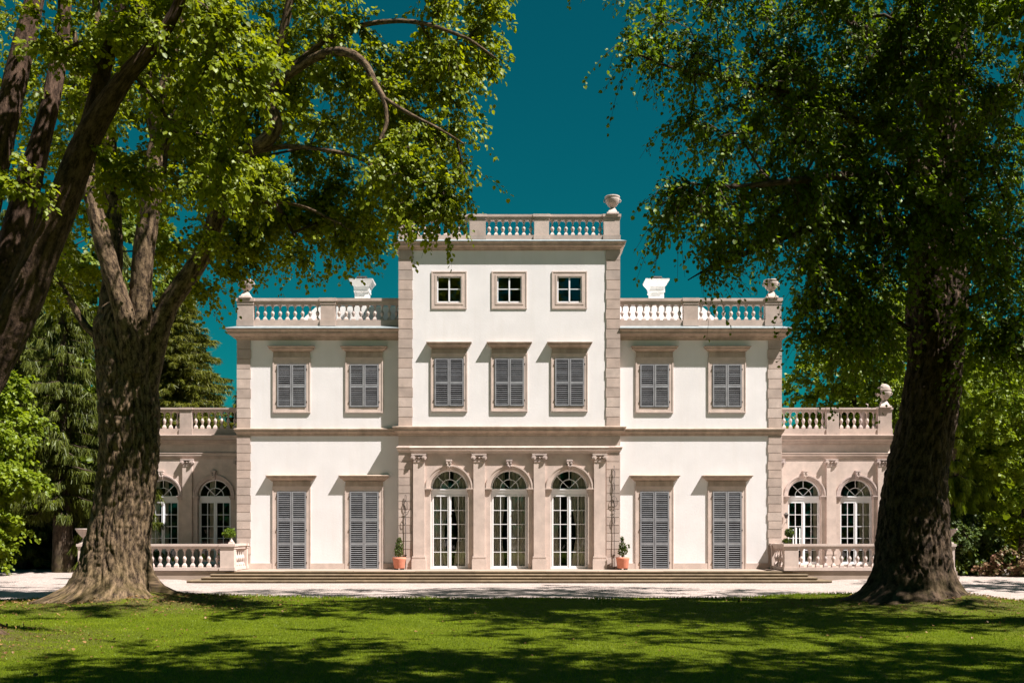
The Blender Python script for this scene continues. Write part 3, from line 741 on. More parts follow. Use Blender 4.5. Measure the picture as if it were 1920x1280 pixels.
# ------------------------------------------------------------------ urns
def urn(name, x, y, z, label, kind='open', sc=1.0, grp='stone urns on the roof balustrades'):
    e = empty(name, (x, y, z)); tag(e, label, 'urn', grp)
    mb = MB()
    if kind == 'wide':
        mb.frust(x, y, 0.2, z, 0.17, z + 0.07); mb.frust(x, y, 0.13, z + 0.07, 0.08, z + 0.2)
        mb.build('foot', M['urnstone'], e); mb = MB()
        mb.lathe(x, y, [(0.08, 0.19), (0.1, 0.22), (0.2, 0.32), (0.31, 0.46), (0.36, 0.55), (0.38, 0.55), (0.38, 0.60), (0.33, 0.60), (0.28, 0.5), (0.05, 0.42)], 24, z)
        mb.build('bowl', M['urnstone'], e); return
    mb.frust(x, y, 0.25 * sc, z, 0.24 * sc, z + 0.07 * sc); mb.frust(x, y, 0.2 * sc, z + 0.07 * sc, 0.1 * sc, z + 0.28 * sc)
    mb.build('foot', M['balstone'], e)
    mb = MB()
    prof = [(0.07, 0.27), (0.08, 0.31), (0.16, 0.37), (0.25, 0.48), (0.29, 0.6), (0.30, 0.66), (0.285, 0.68), (0.30, 0.70), (0.315, 0.73), (0.31, 0.77)]
    if kind == 'open': prof += [(0.26, 0.77), (0.22, 0.7), (0.03, 0.6)]
    mb.lathe(x, y, [(a * sc, b * sc) for a, b in prof], 26, z)
    for k in (-1, 1):
        mb.tube([(x + k * (0.28 + 0.07 * math.sin(t)) * sc, y, z + (0.6 + 0.07 * math.cos(t)) * sc) for t in np.linspace(0, math.pi, 8)], 0.02 * sc, 6)
    mb.build('bowl', M['urnstone'], e)
    if kind == 'ball':
        mb = MB(); mb.lathe(x, y, [(0.27 * math.cos(t) * sc + 0.001, 0.77 * sc + 0.25 * math.sin(t) * sc) for t in np.linspace(0, math.pi / 2, 10)], 26, z)
        mb.build('ball', M['urnstone'], e)
urn('stone_urn', ac(1148, 41.3), YT + 0.14, 15.06, 'stone urn on the right corner of the high central balustrade, clear against the sky')
urn('stone_urn', ac(758, 41.3), YT + 0.14, 15.06, 'stone urn on the left corner of the high central balustrade, half hidden in drooping leaves')
urn('stone_urn', ac(461.5, 41.6), YW + 0.14, 11.69, 'stone urn on the outer corner of the left wing balustrade')
urn('stone_urn', ac(1446, 41.6), YW + 0.14, 11.69, 'stone urn on the outer corner of the right wing balustrade, touched by leaves')
urn('ball_urn', ac(1657, 47.3), YA + 0.14, 7.84, 'stone urn filled with a mossy ball on the low right pavilion', 'ball', 1.12)
urn('ball_urn', -ac(1657, 47.3), YA + 0.14, 7.84, 'stone urn with a ball on the low left pavilion, hidden by the trunk', 'ball', 1.12)
urn('wide_urn', 17.23, 39.2, 1.49, 'wide stone bowl on the last terrace pier right of the dark trunk', 'wide', grp='wide bowls on the terrace end piers')
urn('wide_urn', -16.68, 39.2, 1.49, 'wide stone bowl on the last terrace pier left of the pale ridged trunk', 'wide', grp='wide bowls on the terrace end piers')

# ------------------------------------------------------------------ leaves
def leaf_object(name, pos, axis, nrm, length, width, m, parent=None, fold=0.25, narrow=False):
    """pos (n,3) leaf bases; axis unit vectors to the tips; two folded quads per leaf"""
    n = len(pos); pos = np.asarray(pos, np.float32); axis = axis / np.linalg.norm(axis, axis=1, keepdims=True)
    side = np.cross(axis, nrm); side /= (np.linalg.norm(side, axis=1, keepdims=True) + 1e-6)
    up = np.cross(side, axis); L = length[:, None]; Wd = width[:, None] / 2
    if narrow:
        v = np.stack([pos - side * Wd, pos + side * Wd, pos + axis * L + side * Wd * 0.35, pos + axis * L - side * Wd * 0.35], 1).reshape(-1, 3); k = 4
        fi = np.array([[0, 1, 2, 3]])
    else:
        a = pos; b = pos + axis * L
        l1 = pos + axis * L * 0.12 + side * Wd * 0.85 + up * Wd * fold * 0.8; l2 = pos + axis * L * 0.55 + side * Wd + up * Wd * fold
        r1 = pos + axis * L * 0.12 - side * Wd * 0.85 + up * Wd * fold * 0.8; r2 = pos + axis * L * 0.55 - side * Wd + up * Wd * fold
        v = np.stack([a, b, l1, l2, r1, r2], 1).reshape(-1, 3); k = 6
        fi = np.array([[0, 2, 3, 1], [0, 1, 5, 4]])
    o_ = np.array(origin(parent), np.float32); v = (v - o_).astype(np.float32)
    f = (np.arange(n)[:, None, None] * k + fi[None]).reshape(-1, 4)
    me = bpy.data.meshes.new(name)
    me.vertices.add(len(v)); me.vertices.foreach_set('co', v.ravel())
    me.loops.add(f.size); me.loops.foreach_set('vertex_index', f.ravel().astype(np.int32))
    me.polygons.add(len(f)); me.polygons.foreach_set('loop_start', np.arange(0, f.size, 4, dtype=np.int32)); me.polygons.foreach_set('loop_total', np.full(len(f), 4, np.int32))
    me.materials.append(m); me.update(calc_edges=True); me.validate()
    o = bpy.data.objects.new(name, me); COL.objects.link(o)
    if parent is not None: o.parent = parent
    return o
def unit(n): 
    v = RNG.normal(size=(n, 3)); return v / np.linalg.norm(v, axis=1, keepdims=True)

# ------------------------------------------------------------------ bark noise and trunks
def vnoise(u, v, nu, seed):
    """smooth value noise, periodic in u over [0,1), lattice nu x unit"""
    r_ = np.random.default_rng(seed); tab = r_.random((nu, 512))
    x = (u % 1.0) * nu; i = np.floor(x).astype(int); fx = x - i; j = np.floor(v).astype(int); fy = v - j
    fx = fx * fx * (3 - 2 * fx); fy = fy * fy * (3 - 2 * fy)
    i0, i1, j0, j1 = i % nu, (i + 1) % nu, j % 512, (j + 1) % 512
    return (tab[i0, j0] * (1 - fx) * (1 - fy) + tab[i1, j0] * fx * (1 - fy) + tab[i0, j1] * (1 - fx) * fy + tab[i1, j1] * fx * fy)
def catmull(pts, n):
    P_ = np.array(pts, float); m_ = len(P_)
    d = np.r_[0, np.cumsum(np.linalg.norm(np.diff(P_[:, :3], axis=0), axis=1))]
    t = np.linspace(0, d[-1], n); out = np.zeros((n, P_.shape[1]))
    tang = np.zeros_like(P_)
    for i in range(m_):
        a, b = max(i - 1, 0), min(i + 1, m_ - 1); tang[i] = (P_[b] - P_[a]) / max(d[b] - d[a], 1e-6)
    for k, tt in enumerate(t):
        i = min(np.searchsorted(d, tt, 'right') - 1, m_ - 2); h = d[i + 1] - d[i]; s = (tt - d[i]) / h
        out[k] = ((2 * s**3 - 3 * s**2 + 1) * P_[i] + (s**3 - 2 * s**2 + s) * h * tang[i] + (-2 * s**3 + 3 * s**2) * P_[i + 1] + (s**3 - s**2) * h * tang[i + 1])
    return out
class TrunkMesh:
    def __init__(s): s.V = []; s.F = []; s.UV = []; s.n = 0
    def stem(s, pts, seg=48, step=0.1, amp=0.02, seed=1, flare=None, lobes=0.05, scale=1.0, flat=False):
        """pts rows (x,y,z,r)"""
        L = sum(math.dist(pts[i][:3], pts[i + 1][:3]) for i in range(len(pts) - 1)); n = max(4, int(L / step))
        C = catmull(pts, n); p = C[:, :3]; r = np.maximum(C[:, 3], 0.008)
        d = np.gradient(p, axis=0); d /= np.linalg.norm(d, axis=1, keepdims=True)
        ref = np.array([0, -1.0, 0.02]); a = np.cross(d, ref); a /= np.linalg.norm(a, axis=1, keepdims=True); b = np.cross(a, d)
        if flat: a = np.tile([1.0, 0, 0], (n, 1)); b = np.tile([0, 1.0, 0], (n, 1))
        th = np.arange(seg) / seg; ang = th * 2 * np.pi
        U, Vv = np.meshgrid(th, np.arange(n) * (L / (n - 1)))
        nu = max(6, int(round(2 * np.pi * r.max() * 7 * scale)))
        warp = (vnoise(U, Vv * 0.8, 5, seed + 3) - 0.5) * 0.10 + Vv * 0.02
        n1 = np.abs(vnoise(U + warp, Vv * 2.3, nu, seed) - 0.5) * 2; n2 = np.abs(vnoise(U + warp, Vv * 6.5, nu * 2, seed + 1) - 0.5) * 2
        h = (n1 ** 0.5 * 0.75 + n2 ** 0.7 * 0.35 - 0.6) * amp * 1.7
        big = (vnoise(U, Vv * 0.45, 4, seed + 7) - 0.5) * 2 * lobes + (vnoise(U + Vv * 0.02, Vv * 0.35, 9, seed + 8) - 0.5) * 2 * lobes * 0.7
        RR = r[:, None] * (1 + big) + h * np.clip(r[:, None] / 0.5, 0.2, 1)
        if flare is not None:
            zz = p[:, 2][:, None]
            fl = sum(A * np.exp(-np.maximum(zz - z0, 0) / H) * np.maximum(0, np.cos((ang[None, :] - ph) / 2)) ** k for (A, H, ph, k, z0) in flare)
            RR = RR + fl
        Q = p[:, None, :] + RR[..., None] * (np.cos(ang)[None, :, None] * a[:, None, :] + np.sin(ang)[None, :, None] * b[:, None, :])
        s.V.append(Q.reshape(-1, 3))
        i = np.arange(n - 1)[:, None] * seg; k = np.arange(seg)[None, :]
        f = np.stack([i + k, i + (k + 1) % seg, i + seg + (k + 1) % seg, i + seg + k], -1).reshape(-1, 4) + s.n
        circ = 2 * np.pi * float(np.mean(r)); u0 = np.broadcast_to(k / seg * circ, (n - 1, seg)); u1 = np.broadcast_to((k + 1) / seg * circ, (n - 1, seg))
        v0 = np.broadcast_to(np.arange(n - 1)[:, None] * (L / (n - 1)), (n - 1, seg)); v1 = v0 + L / (n - 1)
        uv = np.stack([np.stack([u0, v0], -1), np.stack([u1, v0], -1), np.stack([u1, v1], -1), np.stack([u0, v1], -1)], 2).reshape(-1, 2)
        s.F.append(f); s.UV.append(uv); s.n += n * seg
        return C
    def build(s, name, m, parent):
        v = np.concatenate(s.V) - np.array(origin(parent)); f = np.concatenate(s.F); uv = np.concatenate(s.UV)
        me = bpy.data.meshes.new(name); me.from_pydata(v.tolist(), [], f.tolist())
        l = me.uv_layers.new(name='UVMap'); l.data.foreach_set('uv', uv.astype(np.float32).ravel())
        me.polygons.foreach_set('use_smooth', [True] * len(f)); me.materials.append(m); me.update()
        o = bpy.data.objects.new(name, me); COL.objects.link(o); o.parent = parent; return o

def sphere_pts(blobs):
    """random points in balls (x,y,z,r,n[,flatten])"""
    out = []
    for b in blobs:
        x, y, z, r, n = b[:5]; fl = b[5] if len(b) > 5 else 1.0
        rad = RNG.random(n) ** (1 / 2.2); q = unit(n) * rad[:, None] * r; q[:, 2] *= fl
        out.append(q + np.array([x, y, z]))
    return np.concatenate(out)

def grow(skel, targets, parent, bark, leaf, sprays=6, per=24, spray_len=0.75, leaf_len=0.12, droop=0.45, rmin=0.006, twig_seg=3, pipe=0.5, seglen=0.45, lpart='crown', draw_twigs=True, wobble=0.06, rbase=0.009, twr=1.0):
    """join every target to the nearest wood, then hang leafy sprays on it. skel: list of arrays (n,4)"""
    pos = [p[:3] for a in skel for p in a]; par = [-1] * len(pos); baser = [p[3] for a in skel for p in a]
    NMAX = len(pos) + len(targets) * 30; A = np.zeros((NMAX, 3)); A[:len(pos)] = pos; n = len(pos); cnt = np.zeros(NMAX)
    par = np.full(NMAX, -1); n0 = n
    T = np.array(targets)
    d0 = np.array([np.min(np.sum((A[:n] - t) ** 2, axis=1)) for t in T]); order = np.argsort(d0)
    paths = []; tips = []
    for k in order:
        t = T[k]; dv = A[:n] - t; d2 = np.sqrt((dv ** 2).sum(1)); cost = d2 + 0.35 * np.maximum(A[:n, 2] - t[2], 0) * 0.0 + 0.25 * np.maximum(-(dv[:, 2]) - 1e9, 0)
        i = int(np.argmin(cost)); D = d2[i]
        m = max(1, int(D / seglen)); m = min(m, 25)
        base = A[i].copy(); pp = i; path = [i]
        bow = np.array([0, 0, 1.0]) * D * 0.12
        for j in range(1, m + 1):
            f = j / m; q = base + (t - base) * f + bow * 4 * f * (1 - f) * 0.5 + RNG.normal(size=3) * wobble * (1 if j < m else 0) * min(1, D)
            A[n] = q; par[n] = pp; pp = n; path.append(n); n += 1
        paths.append(path); dr = (t - A[path[-2]]); dr /= (np.linalg.norm(dr) + 1e-6); tips.append((t, dr))
        q = pp
        while q >= n0: cnt[q] += 1; q = par[q]
    rad = rbase * np.maximum(cnt, 1) ** pipe
    mb = MB()
    for path in paths:
        pts = [tuple(A[i]) for i in path]; rr = [rad[path[1]]] + [rad[i] for i in path[1:]]
        rr[-1] *= 0.6; mb.tube(pts, rr, 7 if max(rr) > 0.035 else (5 if max(rr) > 0.018 else 3))
    # sprays
    nt_ = len(tips); tp = np.array([t[0] for t in tips]); td = np.array([t[1] for t in tips])
    S = sprays; base = np.repeat(tp, S, 0); dr = np.repeat(td, S, 0) * 0.6 + unit(nt_ * S) * 0.75; dr[:, 2] *= 0.7; dr /= np.linalg.norm(dr, axis=1, keepdims=True)
    base = base - np.repeat(td, S, 0) * (RNG.random(nt_ * S) * 0.5)[:, None]
    ln = spray_len * (0.55 + 0.7 * RNG.random(nt_ * S))
    def along(i, t): 
        q = base[i] + dr[i] * (ln[i] * t)[:, None]; q[:, 2] -= droop * ln[i] * t ** 2; return q
    if draw_twigs:
        for i in range(nt_ * S):
            ii = np.array([i] * 4); q = along(ii, np.array([0, 0.35, 0.7, 1.0])); mb.tube([tuple(x) for x in q], [0.006 * twr, 0.0045 * twr, 0.003 * twr, 0.002 * twr], twig_seg)
    ob = mb.build('branches', bark, parent)
    ii = np.repeat(np.arange(nt_ * S), per); t = RNG.random(len(ii)) * 0.95 + 0.08; q = along(ii, t)
    off = unit(len(ii)); q = q + off * 0.05
    ax = dr[ii] * 0.45 + off * 0.7 + np.array([0, 0, -0.75]); nr = unit(len(ii)) * 0.55 + np.array([0.25, -0.25, 0.7])
    L = leaf_len * (0.6 + 0.6 * RNG.random(len(ii)))
    leaf_object(lpart, q, ax, nr, L, L * 0.86, leaf, parent)

# ================================================================== big trees
def px(c, r, d, hw=None):
    x, y, z = at(c, r, d)
    return (x, y, z) if hw is None else (x, y, z, hw * d / FOC)
# --- left linden on the lawn
lt = empty('linden_tree', (LT[0], LT[1], 0.2)); tag(lt, 'broad linden with a pale ridged sunlit trunk forking into several stems, left of the villa', 'tree', 'old lindens on the lawn')
tm = TrunkMesh(); D = LT[1]
# flare lobes: (size, height scale, angle, sharpness, z)
def roots(phs, A=0.75, H=0.34, base=0.22, hb=0.75, side=()):
    return [(base, hb, 0, 0, 0.15)] + [(A * (0.75 + 0.5 * ((i * 37) % 10) / 10), H * (0.85 + 0.4 * ((i * 53) % 10) / 10), ph, 40 + (i * 17) % 40, 0.2) for i, ph in enumerate(phs)] + list(side)
fl = roots([-0.06, 0.9, 2.2, 3.05, 3.75, 4.4, 5.0, 5.6], A=0.78, base=0.16, side=[(0.22, 1.2, math.pi, 3, 0.2), (0.55, 0.3, 0.0, 5, 0.2)])
tr = tm.stem([(-10.25, D, -0.5, 0.78)] + [px(220, 1110, D, 54), px(221, 1040, D, 56), px(226, 990, D, 54), px(238, 900, D, 51), px(243, 800, D, 53), px(240, 700, D, 52), px(238, 630, D, 54), px(240, 590, D, 50), px(243, 565, D, 28)],
        seg=340, step=0.035, amp=0.068, seed=3, flare=fl, lobes=0.06, flat=True)
sk = []
def st_(pts, seed, seg=60, amp=0.035, d=D, step=0.06, lobes=0.05, k=1.0):
    P_ = [px(a, b, d + dz, hw * k) for a, b, hw, dz in pts]; C = tm.stem(P_, seg=seg, step=step, amp=amp, seed=seed, lobes=lobes); sk.append(C[:: max(1, int(0.5 / step))]); return C
st_([(215, 760, 20, 0.2), (200, 660, 19, 0.5), (205, 560, 17, 0.7), (215, 480, 15, 0.9), (212, 380, 14, 1.2), (205, 260, 12, 1.5), (190, 140, 9, 1.8), (180, 0, 7, 2), (170, -200, 4, 2.2)], 11)
st_([(250, 700, 20, -0.5), (235, 600, 19, -0.75), (212, 520, 17, -0.9), (190, 440, 16, -0.9), (178, 390, 15, -0.8), (166, 330, 12, -0.7), (172, 260, 9, -0.6), (150, 160, 6, -0.6), (140, 60, 4, -0.6)], 13)
st_([(255, 720, 24, -0.3), (262, 600, 23, -0.4), (267, 500, 20, -0.5), (281, 390, 19, -0.5), (292, 310, 19, -0.4), (300, 250, 17, -0.2), (278, 180, 14, 0), (268, 100, 12, 0.2), (262, 0, 10, 0.3), (270, -200, 6, 0.4)], 17)
st_([(296, 290, 14, -0.4), (318, 240, 13, -0.5), (338, 215, 13, -0.6), (375, 170, 11, -0.9), (405, 110, 9, -1.1), (430, 20, 7, -1.3), (450, -120, 5, -1.5)], 19)
st_([(296, 200, 11, -0.2), (318, 130, 10, -0.1), (338, 70, 9, 0), (352, 0, 7, 0.1), (370, -150, 5, 0.2)], 20)
st_([(272, 740, 22, 0.0), (290, 650, 21, -0.1), (312, 580, 19, -0.2), (345, 530, 18, -0.3), (380, 480, 17, -0.5), (402, 420, 16, -0.7), (418, 365, 15, -0.9), (430, 320, 14, -1.1), (462, 285, 13, -1.3), (500, 262, 14, -1.5), (515, 235, 14, -1.6), (508, 195, 12, -1.7), (515, 120, 10, -1.8), (535, 40, 8, -2.0), (560, -80, 6, -2.2), (590, -250, 4, -2.4)], 23)
st_([(510, 165, 8, -1.7), (550, 134, 8, -1.9), (600, 104, 8, -2.2), (648, 98, 8, -2.6), (684, 120, 7, -3.0), (705, 160, 6, -3.3), (721, 190, 5, -3.5), (725, 230, 4, -3.6), (712, 262, 2.5, -3.7)], 29, seg=20, step=0.1)
st_([(721, 185, 4, -3.5), (770, 215, 3.4, -3.8), (820, 240, 2.6, -4.0), (870, 270, 1.8, -4.2)], 31, seg=12, step=0.1)
st_([(540, 130, 6, -1.9), (640, 60, 5, -2.0), (760, 40, 4, -2.4), (870, 70, 3, -2.8), (930, 110, 2, -3.0)], 33, seg=12, step=0.1)
st_([(462, 285, 6, -1.3), (540, 275, 4.5, -1.4), (600, 280, 4, -1.7), (680, 300, 3, -2.1), (740, 350, 2.2, -2.4)], 34, seg=12, step=0.1)
st_([(402, 420, 6, -0.7), (470, 380, 4, -0.9), (560, 385, 3.2, -1.4), (640, 420, 2.2, -1.8)], 35, seg=12, step=0.1)
st_([(195, 640, 8, 0.4), (160, 610, 7, 0.5), (130, 560, 6, 0.6), (112, 530, 4, 0.6), (80, 500, 3, 0.5)], 36, seg=16, step=0.1)
tm.build('trunk', M['bark'], lt)
def pb(c, r, d, rp, n, fl=1.0):       # ball in the crown: centre, radius in image pixels at its distance
    x, y, z = at(c, r, d); return (x, y, z, rp * d / FOC, n, fl)
T1 = sphere_pts([pb(470, 460, 26.5, 30, 4), pb(560, 462, 26, 26, 3), pb(640, 466, 25, 26, 3), pb(690, 452, 24, 20, 2), pb(480, 330, 23.9, 50, 6), pb(420, 350, 24.2, 50, 7), pb(400, 440, 24.6, 30, 3), pb(500, 400, 27, 55, 8), pb(600, 420, 26.5, 45, 6), pb(680, 390, 25, 40, 5), pb(740, 350, 24, 45, 7), pb(330, 120, 27, 160, 34), pb(420, 240, 27.2, 120, 30), pb(470, 60, 25.8, 150, 34), pb(600, 70, 25.2, 130, 20), pb(560, 220, 26.9, 110, 19), pb(690, 130, 24.7, 120, 20),
                 pb(800, 60, 24.2, 110, 17), pb(880, 110, 24, 75, 11), pb(800, 200, 24, 90, 14), pb(850, 260, 23.8, 50, 6), pb(700, 280, 26.9, 90, 12), pb(780, 330, 22.8, 80, 13),
                 pb(860, 365, 22.6, 40, 5), pb(800, 400, 22.7, 35, 4), pb(765, 390, 22.8, 22, 2), pb(640, 350, 26.9, 80, 12), pb(700, 400, 26.9, 30, 3), pb(640, 425, 26.9, 30, 3), pb(560, 400, 26.9, 80, 10), pb(560, 430, 26.9, 30, 2),
                 pb(480, 350, 26.9, 70, 14), pb(440, 430, 26.9, 55, 10), pb(425, 490, 26.9, 35, 5), pb(385, 530, 26.9, 28, 3), pb(350, 340, 27.5, 80, 14), pb(340, 470, 27.5, 50, 6), pb(240, 300, 28.2, 110, 16),
                 pb(930, 20, 24.2, 40, 4), pb(120, 250, 27, 150, 20), pb(110, 100, 27, 160, 20), pb(140, 430, 27.5, 90, 10), pb(90, 520, 27, 60, 7),
                 pb(350, -150, 26, 200, 15), pb(600, -130, 25, 190, 13), pb(800, -100, 24, 130, 7), pb(250, -350, 27, 250, 11), pb(550, -350, 26, 220, 10), pb(300, 60, 30, 200, 22), pb(600, 0, 30.2, 200, 6), pb(450, 330, 28.5, 110, 9)])
grow(sk, T1, lt, M['bark_d'], M['linden'], sprays=8, per=24, spray_len=0.85, leaf_len=0.108)

# --- near left linden, its foot outside the frame
nl = empty('linden_tree', (NL[0], NL[1], 0.2)); tag(nl, 'leaning many-stemmed linden cut by the left edge, nearest to the viewer', 'tree', 'old lindens on the lawn')
tm = TrunkMesh(); sk = []; D = 16.8
fl2 = roots([0.1, 1.2, 2.1, 3.2, 4.2, 5.3])
tm.stem([(-10.1, 16.8, -0.5, 0.8), (-10.0, 16.8, 0.5, 0.75), (-9.7, 16.8, 2.0, 0.68), (-9.45, 16.8, 3.6, 0.62), (-9.3, 16.8, 4.6, 0.5)], seg=160, step=0.05, amp=0.04, seed=41, flare=fl2, flat=True)
st_([(-130, 860, 50, -0.1), (-60, 760, 48, -0.2), (-18, 680, 46, -0.2), (45, 560, 42, -0.3), (85, 460, 37, -0.4), (122, 370, 34, -0.5), (158, 275, 30, -0.6), (195, 205, 25, -0.8), (235, 145, 20, -1.0), (275, 100, 17, -1.1), (310, 55, 14, -1.2), (338, 0, 12, -1.3), (380, -140, 8, -1.5)], 43, seg=110, step=0.04, amp=0.03, d=D, k=0.8)
st_([(150, 290, 20, -0.55), (178, 200, 21, -0.4), (195, 120, 19, -0.3), (218, 50, 17, -0.2), (238, -30, 14, -0.1), (270, -220, 8, 0)], 47, seg=80, step=0.05, amp=0.025, d=D, k=0.8)
st_([(-40, 740, 40, 0.4), (-12, 620, 38, 0.6), (22, 470, 33, 0.8), (48, 370, 28, 0.9), (72, 280, 24, 1.0), (95, 190, 20, 1.1), (112, 95, 17, 1.3), (122, 0, 14, 1.4), (130, -180, 9, 1.6)], 53, seg=90, step=0.05, amp=0.03, d=D, k=0.8)
st_([(-90, 700, 36, 0.0), (-50, 500, 32, 0.2), (-15, 350, 28, 0.3), (14, 220, 26, 0.4), (38, 110, 25, 0.5), (60, 20, 21, 0.6), (90, -120, 13, 0.7)], 59, seg=90, step=0.05, amp=0.03, d=D, k=0.8)
tm.build('trunk', M['bark_s'], nl)
T2 = sphere_pts([pb(60, -40, 15.5, 150, 12), pb(240, 20, 15.8, 80, 9), pb(380, 60, 16, 110, 13), pb(380, 180, 16.3, 90, 10), pb(460, 130, 16, 80, 10), pb(40, 330, 15.5, 60, 3), pb(240, 330, 17, 70, 7), pb(420, 330, 16.5, 45, 6), pb(300, 40, 17.5, 120, 10),
                 pb(150, 180, 18.5, 120, 10), pb(20, 440, 18.2, 60, 3), pb(90, 420, 18.5, 70, 4), pb(300, -180, 16, 180, 18), pb(20, -250, 15, 230, 18), pb(-250, 0, 16, 220, 14)])
T2 = np.concatenate([T2, sphere_pts([(-1.0, 19.0, 15.6, 2.0, 16, .3), (-2.5, 9.6, 13.0, 3.0, 40, .5), (-8, 9, 13, 3.5, 30, .5)])])
grow(sk, T2, nl, M['bark_d'], M['linden'], sprays=7, per=26, spray_len=0.6, leaf_len=0.09)

# --- right linden
rt = empty('linden_tree', (RT[0], RT[1], 0.2)); tag(rt, 'massive linden with a dark shaded trunk and long drooping crown, right of the villa', 'tree', 'old lindens on the lawn')
tm = TrunkMesh(); sk = []; D = RT[1]
fl3 = roots([-0.1, 0.9, 2.0, 3.1, 3.9, 4.6, 5.2, 5.8], A=0.6, base=0.06, side=[(0.12, 1.2, math.pi, 3, 0.2), (0.35, 0.35, math.pi, 5, 0.2)])
tm.stem([(10.35, D, -0.5, 0.92)] + [px(1716, 1110, D, 60), px(1714, 1040, D, 61), px(1713, 980, D, 59), px(1716, 900, D, 55), px(1729, 830, D, 53), px(1744, 740, D, 51), px(1753, 660, D, 50), px(1757, 560, D, 52), px(1758, 440, D, 44), px(1765, 330, D, 38), px(1775, 180, D, 30), px(1790, 0, D, 24), px(1800, -250, D, 14)],
        seg=300, step=0.04, amp=0.062, seed=61, flare=fl3, lobes=0.07, flat=True)
sk.append(catmull([px(1757, 560, D, 44), px(1758, 440, D, 40), px(1765, 330, D, 34), px(1775, 180, D, 27), px(1790, 0, D, 24), px(1800, -250, D, 14)], 26))
for pts, seed, sg in (([(1760, 480, 14, -0.2), (1680, 440, 12, -0.8), (1580, 420, 10, -1.6), (1480, 440, 8, -2.4), (1390, 478, 5, -3.0), (1325, 505, 2.2, -3.4), (1290, 525, 1, -3.5)], 71, 24),
                      ([(1765, 380, 14, 0), (1690, 280, 12, -0.6), (1590, 220, 10, -1.2), (1480, 180, 8, -1.8), (1370, 150, 5, -2.2), (1270, 130, 3, -2.6), (1190, 100, 1.5, -2.9)], 72, 24),
                      ([(1770, 260, 14, 0), (1700, 140, 12, 0.3), (1600, 40, 10, 0.6), (1480, -20, 8, 0.2), (1350, -40, 5, -0.4), (1240, -10, 3, -1)], 73, 24),
                      ([(1760, 420, 12, 0.1), (1700, 350, 10, -1.4), (1590, 330, 8, -3.0), (1480, 340, 6, -4.0), (1370, 350, 4, -4.6), (1300, 345, 2, -5)], 74, 24),
                      ([(1775, 330, 14, 0), (1840, 230, 12, -0.8), (1920, 150, 10, -1.6), (2020, 100, 7, -2.2)], 75, 24),
                      ([(1705, 620, 5, 0), (1680, 600, 4.5, -0.1), (1650, 590, 3.5, -0.3), (1600, 600, 2.5, -0.6), (1560, 620, 1.8, -0.8)], 76, 10),
                      ([(1775, 200, 12, 0), (1740, 80, 10, -1.5), (1700, -20, 8, -3), (1600, -90, 6, -4.5)], 77, 20)):
    st_([(a, b, h, dz) for a, b, h, dz in pts], seed, seg=sg, step=0.1, amp=0.02, d=D)
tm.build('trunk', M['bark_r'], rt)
T3 = sphere_pts([(4.0, 26.5, 18.5, 2.6, 32, .4), (8.0, 27, 18, 2.6, 24, .4), (0.5, 26.0, 18.8, 1.8, 12, .4), pb(1220, 60, 22.8, 63.6, 5, 0.6), pb(1290, 110, 22.6, 74.2, 5, 0.7), pb(1290, 20, 23, 84.8, 5), pb(1400, 60, 23.5, 106, 8), pb(1400, 180, 23, 95.4, 7), pb(1290, 225, 22.8, 47.7, 3, 0.7), pb(1370, 270, 22.2, 74.2, 5), pb(1480, 260, 23, 100, 22), pb(1500, 110, 24, 110, 22),
                 pb(1340, 360, 21, 63.6, 5, 0.7), pb(1270, 362, 21.2, 58.3, 4, 0.6), pb(1262, 420, 21.8, 31.8, 1, 0.6), pb(1340, 392, 21.8, 79.5, 5, 0.7), pb(1340, 470, 22, 42.4, 3, 0.6), pb(1400, 437, 22.2, 68.9, 5, 0.7), pb(1480, 372, 22.4, 90, 14), pb(1570, 350, 23, 110, 26),
                 pb(1590, 180, 24, 120, 26), pb(1640, 60, 24, 130, 26), pb(1500, 505, 23, 75, 11), pb(1590, 500, 23.2, 85, 16), pb(1640, 420, 23, 90, 18), pb(1570, 610, 24, 65, 10), pb(1640, 590, 24.5, 42, 9), pb(1520, 565, 24, 45, 6), pb(1560, 640, 24.3, 45, 3),
                 pb(1700, 330, 23, 100, 20), pb(1720, 180, 23, 110, 20), pb(1760, 60, 23, 120, 20), pb(1800, 420, 22.5, 80, 12), pb(1860, 320, 23, 100, 16), pb(1880, 180, 23, 110, 16), pb(1900, 480, 23, 80, 12), pb(1850, 570, 24, 65, 11), pb(1920, 610, 24, 65, 10), pb(1860, 650, 24.2, 45, 6),
                 pb(1680, -150, 25, 220, 20), pb(1450, -120, 24.5, 180, 16), pb(1850, -150, 26, 200, 16), pb(1700, 150, 29, 220, 30), pb(1850, 400, 29, 150, 14), pb(1550, 350, 29, 150, 14), pb(2050, 250, 26, 220, 26), pb(1750, -380, 26, 260, 16)])
# the low sprays stop short of the wing's roof corner
_c = 955 + T3[:, 0] / T3[:, 1] * FOC; _r = 998 - (T3[:, 2] - EYE) / T3[:, 1] * FOC
T3 = T3[~((_c > 1385) & (_c < 1505) & (_r > 452))]
grow(sk, T3, rt, M['bark_d'], M['linden_dk'], sprays=9, per=20, spray_len=0.95, leaf_len=0.100, droop=0.9, rbase=0.013, twr=1.7)

